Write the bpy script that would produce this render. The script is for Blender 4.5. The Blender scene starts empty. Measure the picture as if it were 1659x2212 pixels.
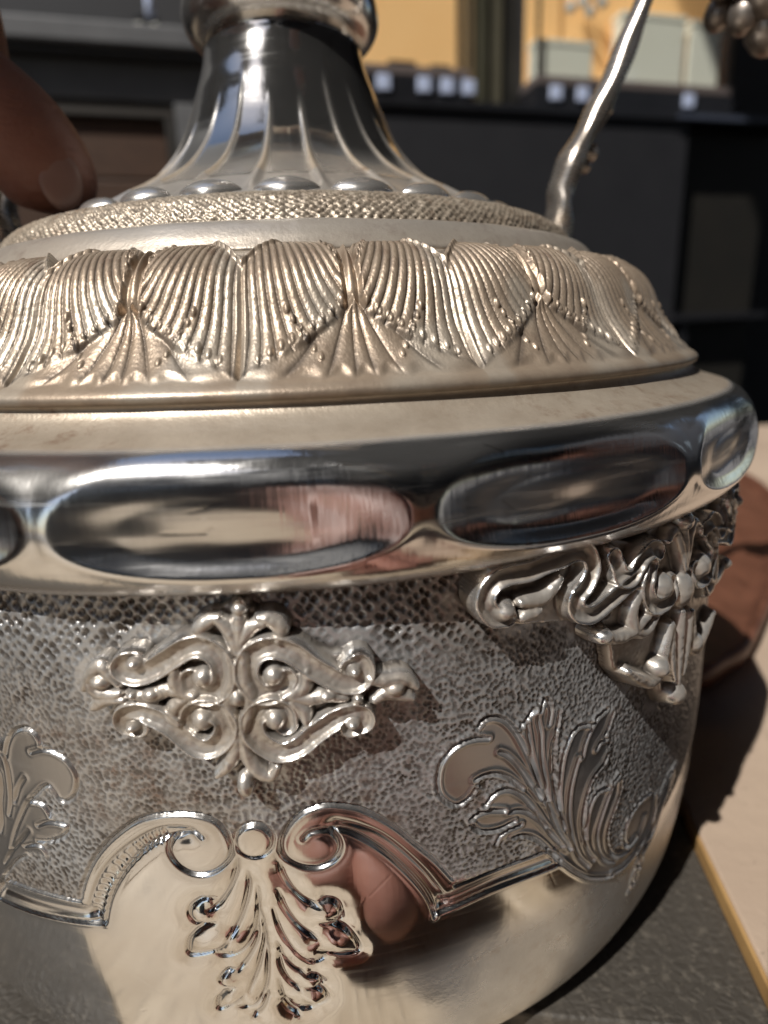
import bpy, bmesh, math, json
import numpy as np
from mathutils import Vector, Matrix

# ------------------------------------------------------------------ setup
S = 0.07                      # one unit of the measurements below = rim radius, 7 cm
SC = bpy.context.scene
COL = SC.collection
rng = np.random.default_rng(7)

# camera -------------------------------------------------------------------
CAM_R = Vector((0.99155, -0.12443, -0.03656)); CAM_U = Vector((0.06929, 0.27001, 0.96036))
CAM_F = Vector((0.10963, 0.95478, -0.27635)); CAM_O = Vector((0.0, -1.6358, 0.0))
cd = bpy.data.cameras.new('camera'); cam = bpy.data.objects.new('camera', cd); COL.objects.link(cam)
M = Matrix((( CAM_R.x, CAM_U.x, -CAM_F.x), (CAM_R.y, CAM_U.y, -CAM_F.y), (CAM_R.z, CAM_U.z, -CAM_F.z))).to_4x4()
M.translation = CAM_O * S
cam.matrix_world = M
cd.sensor_fit = 'VERTICAL'; cd.sensor_height = 24.0; cd.lens = 1330.0 / 2212.0 * 24.0
cd.clip_start = 0.004; cd.clip_end = 400
cd.dof.use_dof = True; cd.dof.focus_distance = 0.85 * S; cd.dof.aperture_fstop = cd.lens / 1.2
cd.dof.aperture_blades = 0
SC.camera = cam

# world + sun ----------------------------------------------------------------
SUN_EL = math.radians(50); SUN_H = Vector((-0.735, -0.678, 0)).normalized()
SUN_DIR = Vector((SUN_H.x * math.cos(SUN_EL), SUN_H.y * math.cos(SUN_EL), math.sin(SUN_EL)))
wd = bpy.data.worlds.new('World'); SC.world = wd; wd.use_nodes = True
nt = wd.node_tree; bg = nt.nodes['Background']
sky = nt.nodes.new('ShaderNodeTexSky'); sky.sky_type = 'NISHITA'; sky.sun_disc = False
sky.sun_elevation = SUN_EL; sky.sun_rotation = math.atan2(SUN_H.x, SUN_H.y) % (2 * math.pi)
nt.links.new(sky.outputs[0], bg.inputs[0]); bg.inputs[1].default_value = 0.10
sl = bpy.data.lights.new('sun', 'SUN'); so = bpy.data.objects.new('sun', sl); COL.objects.link(so)
sl.energy = 4.2; sl.angle = math.radians(0.53); sl.color = (1.0, 0.962, 0.905)
so.rotation_euler = SUN_DIR.to_track_quat('Z', 'Y').to_euler()
so.location = SUN_DIR * 3
SC.view_settings.view_transform = 'Standard'; SC.view_settings.look = 'None'
SC.view_settings.exposure = 0.12; SC.view_settings.gamma = 1.0
SC.cycles.caustics_reflective = False; SC.cycles.caustics_refractive = False
SC.cycles.max_bounces = 8; SC.cycles.glossy_bounces = 6

# ------------------------------------------------------------------ materials
def mat(name):
    m = bpy.data.materials.new(name); m.use_nodes = True
    return m, m.node_tree, m.node_tree.nodes['Principled BSDF']
def N(nt, t, **k):
    n = nt.nodes.new(t)
    for a, b in k.items(): setattr(n, a, b)
    return n
def L(nt, a, b): nt.links.new(a, b)
def noise(nt, vec, scale, detail=3, rough=0.55, dist=0.0):
    n = N(nt, 'ShaderNodeTexNoise'); n.inputs['Scale'].default_value = scale; n.inputs['Detail'].default_value = detail
    n.inputs['Roughness'].default_value = rough; n.inputs['Distortion'].default_value = dist
    if vec is not None: L(nt, vec, n.inputs['Vector'])
    return n.outputs['Fac']
def ramp(nt, fac, stops):
    r = N(nt, 'ShaderNodeValToRGB'); e = r.color_ramp.elements
    while len(e) < len(stops): e.new(0.5)
    for el, (p, c) in zip(e, stops):
        el.position = p; el.color = (c, c, c, 1) if not isinstance(c, tuple) else (*c, 1)
    L(nt, fac, r.inputs[0]); return r.outputs[0]
def mapping(nt, vec, scale=(1, 1, 1), rot=(0, 0, 0)):
    m = N(nt, 'ShaderNodeMapping'); m.inputs['Scale'].default_value = scale; m.inputs['Rotation'].default_value = rot
    L(nt, vec, m.inputs['Vector']); return m.outputs[0]
def mixc(nt, fac, a, b, typ='MIX'):
    m = N(nt, 'ShaderNodeMix', data_type='RGBA', blend_type=typ)
    for s, v in ((m.inputs[0], fac), (m.inputs[6], a), (m.inputs[7], b)):
        if isinstance(v, (int, float)): s.default_value = v
        elif isinstance(v, tuple): s.default_value = (*v, 1)
        else: L(nt, v, s)
    return m.outputs[2]
def math_(nt, op, a, b=0.0):
    m = N(nt, 'ShaderNodeMath', operation=op)
    for s, v in zip(m.inputs, (a, b)):
        if isinstance(v, (int, float)): s.default_value = v
        else: L(nt, v, s)
    return m.outputs[0]
def bump(nt, h, strength, dist, prev=None):
    b = N(nt, 'ShaderNodeBump'); b.inputs['Strength'].default_value = strength; b.inputs['Distance'].default_value = dist
    L(nt, h, b.inputs['Height'])
    if prev is not None: L(nt, prev, b.inputs['Normal'])
    return b.outputs[0]

def silver(name, pol_rough=0.07, worn=0.0, use_attr=False, base=(0.86, 0.855, 0.845), t1=(0.50, 0.42, 0.325), t2=(0.37, 0.295, 0.215), brush=0.35, haze=1.3, punch=0.0, tmet=0.42, trough=0.33):
    """polished silver -> tarnished worked silver; attribute 'worked' (0..1) and 'cav' (darker colour in the pits and grooves of the chasing)"""
    m, nt, b = mat(name)
    tc = N(nt, 'ShaderNodeTexCoord').outputs['Object']
    big = noise(nt, tc, 45, 4, 0.6); mid = noise(nt, tc, 220, 4, 0.65); fine = noise(nt, tc, 1400, 3, 0.7)
    if use_attr:
        wk = N(nt, 'ShaderNodeAttribute', attribute_name='worked').outputs['Fac']
        cav = N(nt, 'ShaderNodeAttribute', attribute_name='cav').outputs['Fac']
    else:
        wk = N(nt, 'ShaderNodeValue').outputs[0]; wk.default_value = worn
        cav = N(nt, 'ShaderNodeValue').outputs[0]; cav.default_value = 0.0
    # tarnished colour: warm grey-gold with brown oxide blotches
    tar = mixc(nt, ramp(nt, mid, [(0.35, 0.0), (0.7, 1.0)]), t1, t2)
    spots = ramp(nt, noise(nt, tc, 420, 5, 0.75), [(0.50, 0.0), (0.66, 1.0)])
    spots = math_(nt, 'MULTIPLY', spots, ramp(nt, big, [(0.42, 0.0), (0.62, 1.0)]))
    tar = mixc(nt, math_(nt, 'MULTIPLY', spots, 0.75), tar, (0.20, 0.10, 0.045))
    cavf = math_(nt, 'MULTIPLY', cav, ramp(nt, noise(nt, tc, 300, 4, 0.7), [(0.25, 0.45), (0.6, 1.0)]))
    tar = mixc(nt, cavf, tar, (0.055, 0.042, 0.032))
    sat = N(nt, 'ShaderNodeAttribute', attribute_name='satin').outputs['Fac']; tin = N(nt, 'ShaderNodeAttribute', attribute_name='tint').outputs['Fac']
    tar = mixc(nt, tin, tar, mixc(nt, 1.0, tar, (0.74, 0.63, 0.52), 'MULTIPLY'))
    pol = mixc(nt, ramp(nt, big, [(0.4, 0.0), (0.75, 1.0)]), base, (0.76, 0.73, 0.69))
    pol = mixc(nt, math_(nt, 'MULTIPLY', cav, 0.55), pol, (0.10, 0.07, 0.05))
    pol = mixc(nt, sat, pol, (0.47, 0.46, 0.455))
    L(nt, mixc(nt, wk, pol, tar), b.inputs['Base Color'])
    # scratches (brushed by long use) modulate gloss
    sc1 = noise(nt, mapping(nt, tc, (60, 60, 900), (0.0, 0.35, 0.2)), 1.6, 3, 0.6)
    sc2 = noise(nt, mapping(nt, tc, (900, 700, 60), (0.0, 0.35, 0.0)), 1.4, 2, 0.6)
    r_pol = math_(nt, 'ADD', math_(nt, 'MULTIPLY', ramp(nt, big, [(0.3, 0.0), (0.8, 1.0)]), pol_rough * haze), pol_rough)
    r_pol = math_(nt, 'ADD', r_pol, math_(nt, 'MULTIPLY', ramp(nt, sc1, [(0.52, 0.0), (0.75, 1.0)]), pol_rough * 1.5))
    r_pol = math_(nt, 'ADD', r_pol, math_(nt, 'MULTIPLY', sat, 0.2))
    r_tar = math_(nt, 'ADD', math_(nt, 'MULTIPLY', mid, 0.24), trough)
    mr = N(nt, 'ShaderNodeMix', data_type='FLOAT'); L(nt, wk, mr.inputs[0]); L(nt, r_pol, mr.inputs[2]); L(nt, r_tar, mr.inputs[3])
    L(nt, mr.outputs[0], b.inputs['Roughness'])
    mm = N(nt, 'ShaderNodeMix', data_type='FLOAT'); L(nt, wk, mm.inputs[0]); mm.inputs[2].default_value = 1.0; mm.inputs[3].default_value = tmet
    L(nt, mm.outputs[0], b.inputs['Metallic'])
    h = math_(nt, 'ADD', math_(nt, 'MULTIPLY', sc2, brush), math_(nt, 'MULTIPLY', fine, math_(nt, 'MULTIPLY', wk, 3.0)))
    vp = N(nt, 'ShaderNodeTexVoronoi'); vp.inputs['Scale'].default_value = 2300; L(nt, tc, vp.inputs['Vector'])
    h = math_(nt, 'ADD', h, math_(nt, 'MULTIPLY', vp.outputs['Distance'], math_(nt, 'MULTIPLY', wk, punch)))
    L(nt, bump(nt, h, 0.35, 0.00006), b.inputs['Normal'])
    return m
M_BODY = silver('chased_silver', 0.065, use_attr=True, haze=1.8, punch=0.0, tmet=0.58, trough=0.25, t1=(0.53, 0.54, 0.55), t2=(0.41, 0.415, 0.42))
M_NECK = silver('neck_silver', 0.05, use_attr=True, brush=0.5, haze=1.4, base=(0.60, 0.60, 0.59))
M_RIM = silver('polished_silver', 0.085, use_attr=True, brush=0.8, haze=2.0)
M_TAR = silver('tarnished_silver', 0.1, use_attr=True)
M_CAST = silver('cast_silver', 0.12, use_attr=True, t1=(0.47, 0.41, 0.34), t2=(0.33, 0.275, 0.21))
M_FINIAL = silver('finial_silver', 0.22, 0.30, base=(0.34, 0.29, 0.25), t1=(0.20, 0.15, 0.11), t2=(0.10, 0.075, 0.055))
M_HANDLE = silver('handle_silver', 0.12, 0.25, base=(0.48, 0.43, 0.38), t1=(0.34, 0.28, 0.22), t2=(0.22, 0.17, 0.12))

def plain(name, col, rough=0.6, col2=None, scale=60, bs=0.0, bd=0.0005, metallic=0.0, stretch=(1, 1, 1), detail=4, spec=0.5):
    m, nt, b = mat(name)
    tc = mapping(nt, N(nt, 'ShaderNodeTexCoord').outputs['Object'], stretch)
    n = noise(nt, tc, scale, detail, 0.6)
    L(nt, mixc(nt, ramp(nt, n, [(0.3, 0.0), (0.7, 1.0)]), col, col2 or tuple(c * 0.8 for c in col)), b.inputs['Base Color'])
    b.inputs['Roughness'].default_value = rough; b.inputs['Metallic'].default_value = metallic
    b.inputs['Specular IOR Level'].default_value = spec
    if bs: L(nt, bump(nt, noise(nt, tc, scale * 3, 4, 0.6), bs, bd), b.inputs['Normal'])
    return m

# ------------------------------------------------------------------ mesh helpers
def link(name, me, m, parent=None, loc=None, rot=None):
    o = bpy.data.objects.new(name, me); COL.objects.link(o)
    if m is not None and len(me.materials) == 0: me.materials.append(m)
    if parent is not None: o.parent = parent
    if loc is not None: o.location = loc
    if rot is not None: o.rotation_euler = rot
    return o
def tag(o, label=None, cat=None, group=None, kind=None):
    for k, v in (('label', label), ('category', cat), ('group', group), ('kind', kind)):
        if v: o[k] = v
    return o
def empty(name, loc=(0, 0, 0), rotz=0.0):
    o = bpy.data.objects.new(name, None); COL.objects.link(o); o.location = loc; o.rotation_euler = (0, 0, rotz)
    o.empty_display_size = 0.02
    return o
def grid(name, P, wrap=False, attrs=None, mask=None, flip=False):
    """P: (n,m,3) array; n along first index. returns smooth mesh"""
    n, m = P.shape[:2]
    idx = np.arange(n * m).reshape(n, m)
    a = idx if not wrap else np.vstack([idx, idx[:1]])
    q = np.stack([a[:-1, :-1], a[1:, :-1], a[1:, 1:], a[:-1, 1:]], -1)
    if mask is not None:
        q = q[mask[:-1, :-1] & mask[1:, :-1] & mask[1:, 1:] & mask[:-1, 1:]]
    q = q.reshape(-1, 4)
    if flip: q = q[:, ::-1]
    V = P.reshape(-1, 3)
    if mask is not None:
        used = np.unique(q); rem = np.full(n * m, -1); rem[used] = np.arange(len(used))
        q = rem[q]; V = V[used]
    me = bpy.data.meshes.new(name)
    me.vertices.add(len(V)); me.vertices.foreach_set('co', V.astype(np.float32).ravel())
    me.loops.add(len(q) * 4); me.loops.foreach_set('vertex_index', q.astype(np.int32).ravel())
    me.polygons.add(len(q)); me.polygons.foreach_set('loop_start', np.arange(0, len(q) * 4, 4, dtype=np.int32))
    me.update(calc_edges=True)
    me.polygons.foreach_set('use_smooth', np.ones(len(q), dtype=bool))
    for k, A in (attrs or {}).items():
        A = A.reshape(-1)
        if mask is not None: A = A[used]
        at = me.attributes.new(k, 'FLOAT', 'POINT'); at.data.foreach_set('value', A.astype(np.float32))
    me.validate()
    return me
def spline(pts, n, closed=False):
    P = np.asarray(pts, float)
    if closed: Q = np.vstack([P[-1:], P, P[:2]])
    else: Q = np.vstack([2 * P[0] - P[1], P, 2 * P[-1] - P[-2]])
    k = len(Q) - 3
    t = np.linspace(0, k, n, endpoint=not closed); i = np.minimum(t.astype(int), k - 1); f = (t - i)[:, None]
    a, b, c, d = Q[i], Q[i + 1], Q[i + 2], Q[i + 3]
    return 0.5 * ((2 * b) + (c - a) * f + (2 * a - 5 * b + 4 * c - d) * f ** 2 + (3 * b - 3 * c + d - a) * f ** 3)
def sstep(a, b, x):
    t = np.clip((x - a) / (b - a), 0, 1); return t * t * (3 - 2 * t)
def prof_normals(RZ):
    d = np.gradient(RZ, axis=0); nrm = np.stack([-d[:, 1], d[:, 0]], -1)
    return nrm / np.linalg.norm(nrm, axis=1, keepdims=True)
def revolve(RZ, th, H=None, nrm=None):
    """RZ (m,2) profile from top to bottom, th (n,) angles (0 = toward camera), H (n,m) displacement along the normal"""
    if nrm is None:
        nrm = prof_normals(RZ)
    r = RZ[None, :, 0] + 0 * th[:, None]; z = RZ[None, :, 1] + 0 * th[:, None]
    if H is not None:
        r = r + H * nrm[None, :, 0]; z = z + H * nrm[None, :, 1]
    return np.stack([r * np.sin(th)[:, None], -r * np.cos(th)[:, None], z], -1) * S
def hash2(i, j, k=0):
    h = np.sin(i * 127.1 + j * 311.7 + k * 74.7) * 43758.5453
    return h - np.floor(h)
def pits(u, v, p, jit=0.35, rad=0.40, seed=0):
    """punched ground: jittered diagonal lattice of pits, 0..1 (1 = bottom of a pit)"""
    a = (u + v) / (p * 1.414); b = (u - v) / (p * 1.414)
    i0, j0 = np.floor(a), np.floor(b); best = np.full(a.shape, 9.0)
    for di in (-1, 0, 1):
        for dj in (-1, 0, 1):
            i, j = i0 + di, j0 + dj
            ca = i + 0.5 + (hash2(i, j, seed) - 0.5) * jit; cb = j + 0.5 + (hash2(i, j, seed + 3) - 0.5) * jit
            best = np.minimum(best, ((np.abs(a - ca)) ** 2.6 + (np.abs(b - cb)) ** 2.6) ** (1 / 2.6) * (0.8 + 0.5 * hash2(i, j, seed + 9)))
    return 1 - sstep(rad * 0.55, rad * 1.15, best)
def vnoise(u, v, k=0):
    i, j = np.floor(u), np.floor(v); f, g = u - i, v - j; f = f * f * (3 - 2 * f); g = g * g * (3 - 2 * g)
    return (hash2(i, j, k) * (1 - f) + hash2(i + 1, j, k) * f) * (1 - g) + (hash2(i, j + 1, k) * (1 - f) + hash2(i + 1, j + 1, k) * f) * g
def seg_dist(U, V, pts, reach):
    """distance field to a polyline on a regular (u,v) grid, only within reach; also 0..1 position along it"""
    D = np.full(U.shape, 9.0); T = np.zeros(U.shape)
    us, vs = U[:, 0], V[0, :]
    n = len(pts) - 1
    for k in range(n):
        (x0, y0), (x1, y1) = pts[k], pts[k + 1]
        i0, i1 = np.searchsorted(us, [min(x0, x1) - reach, max(x0, x1) + reach])
        lo, hi = min(y0, y1) - reach, max(y0, y1) + reach
        if vs[0] < vs[-1]: j0, j1 = np.searchsorted(vs, [lo, hi])
        else:
            j1, j0 = len(vs) - np.searchsorted(vs[::-1], [lo, hi])
        if i1 <= i0 or j1 <= j0: continue
        u = U[i0:i1, j0:j1]; v = V[i0:i1, j0:j1]
        dx, dy = x1 - x0, y1 - y0; q = dx * dx + dy * dy + 1e-12
        t = np.clip(((u - x0) * dx + (v - y0) * dy) / q, 0, 1)
        d = np.hypot(u - x0 - t * dx, v - y0 - t * dy)
        s = D[i0:i1, j0:j1]; better = d < s
        s[better] = d[better]; T[i0:i1, j0:j1][better] = ((k + t) / n)[better]
    return D, T
def in_poly(U, V, poly):
    ins = np.zeros(U.shape, bool); n = len(poly)
    for k in range(n):
        x0, y0 = poly[k]; x1, y1 = poly[(k + 1) % n]
        if y0 == y1: continue
        c = ((y0 > V) != (y1 > V)) & (U < (x1 - x0) * (V - y0) / (y1 - y0) + x0)
        ins ^= c
    return ins
def blur(A, k):
    for _ in range(2):
        for ax in (0, 1):
            c = np.cumsum(np.pad(A, [(k + 1, k) if a == ax else (0, 0) for a in (0, 1)], mode='edge'), axis=ax)
            n = A.shape[ax]
            A = (np.take(c, np.arange(2 * k + 1, 2 * k + 1 + n), axis=ax) - np.take(c, np.arange(0, n), axis=ax)) / (2 * k + 1)
    return A
def box_bm(bm, x0, x1, y0, y1, z0, z1, bev=0.0, seg=2):
    r = bmesh.ops.create_cube(bm, size=1.0)
    vs = r['verts']
    for v in vs:
        v.co = Vector((x0 + (v.co.x + .5) * (x1 - x0), y0 + (v.co.y + .5) * (y1 - y0), z0 + (v.co.z + .5) * (z1 - z0)))
    if bev:
        es = list({e for v in vs for e in v.link_edges})
        bmesh.ops.bevel(bm, geom=es, offset=bev, segments=seg, affect='EDGES', profile=0.5)
def box(name, x0, x1, y0, y1, z0, z1, m, parent=None, bev=0.0, loc=None, rot=None):
    """box in rim-radius units, local to the parent"""
    bm = bmesh.new(); box_bm(bm, x0 * S, x1 * S, y0 * S, y1 * S, z0 * S, z1 * S, bev * S)
    me = bpy.data.meshes.new(name); bm.to_mesh(me); bm.free()
    return link(name, me, m, parent, loc, rot)
def tube(name, pts, rad, nseg=16, closed_ends=True, flat=None, ref=Vector((0, 1, 0))):
    """swept tube in rim-radius units. rad: list of (a,b) half widths: a along ref, b across it"""
    P = [Vector(p) for p in pts]; n = len(P); V = []; prev = None
    for i in range(n):
        t = (P[min(i + 1, n - 1)] - P[max(i - 1, 0)]).normalized()
        a = (ref - t * ref.dot(t)).normalized(); b = t.cross(a)
        ra, rb = rad[i]
        V.append([P[i] + a * (ra * math.cos(q)) + b * (rb * math.sin(q)) for q in [2 * math.pi * k / nseg for k in range(nseg)]])
    bm = bmesh.new(); R_ = [[bm.verts.new(v * S) for v in ring] for ring in V]
    for i in range(n - 1):
        for k in range(nseg):
            bm.faces.new((R_[i][k], R_[i][(k + 1) % nseg], R_[i + 1][(k + 1) % nseg], R_[i + 1][k]))
    bm.faces.new(R_[0][::-1]); bm.faces.new(R_[-1])
    bmesh.ops.recalc_face_normals(bm, faces=bm.faces)
    for f in bm.faces: f.smooth = True
    me = bpy.data.meshes.new(name); bm.to_mesh(me); bm.free(); return me

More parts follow.
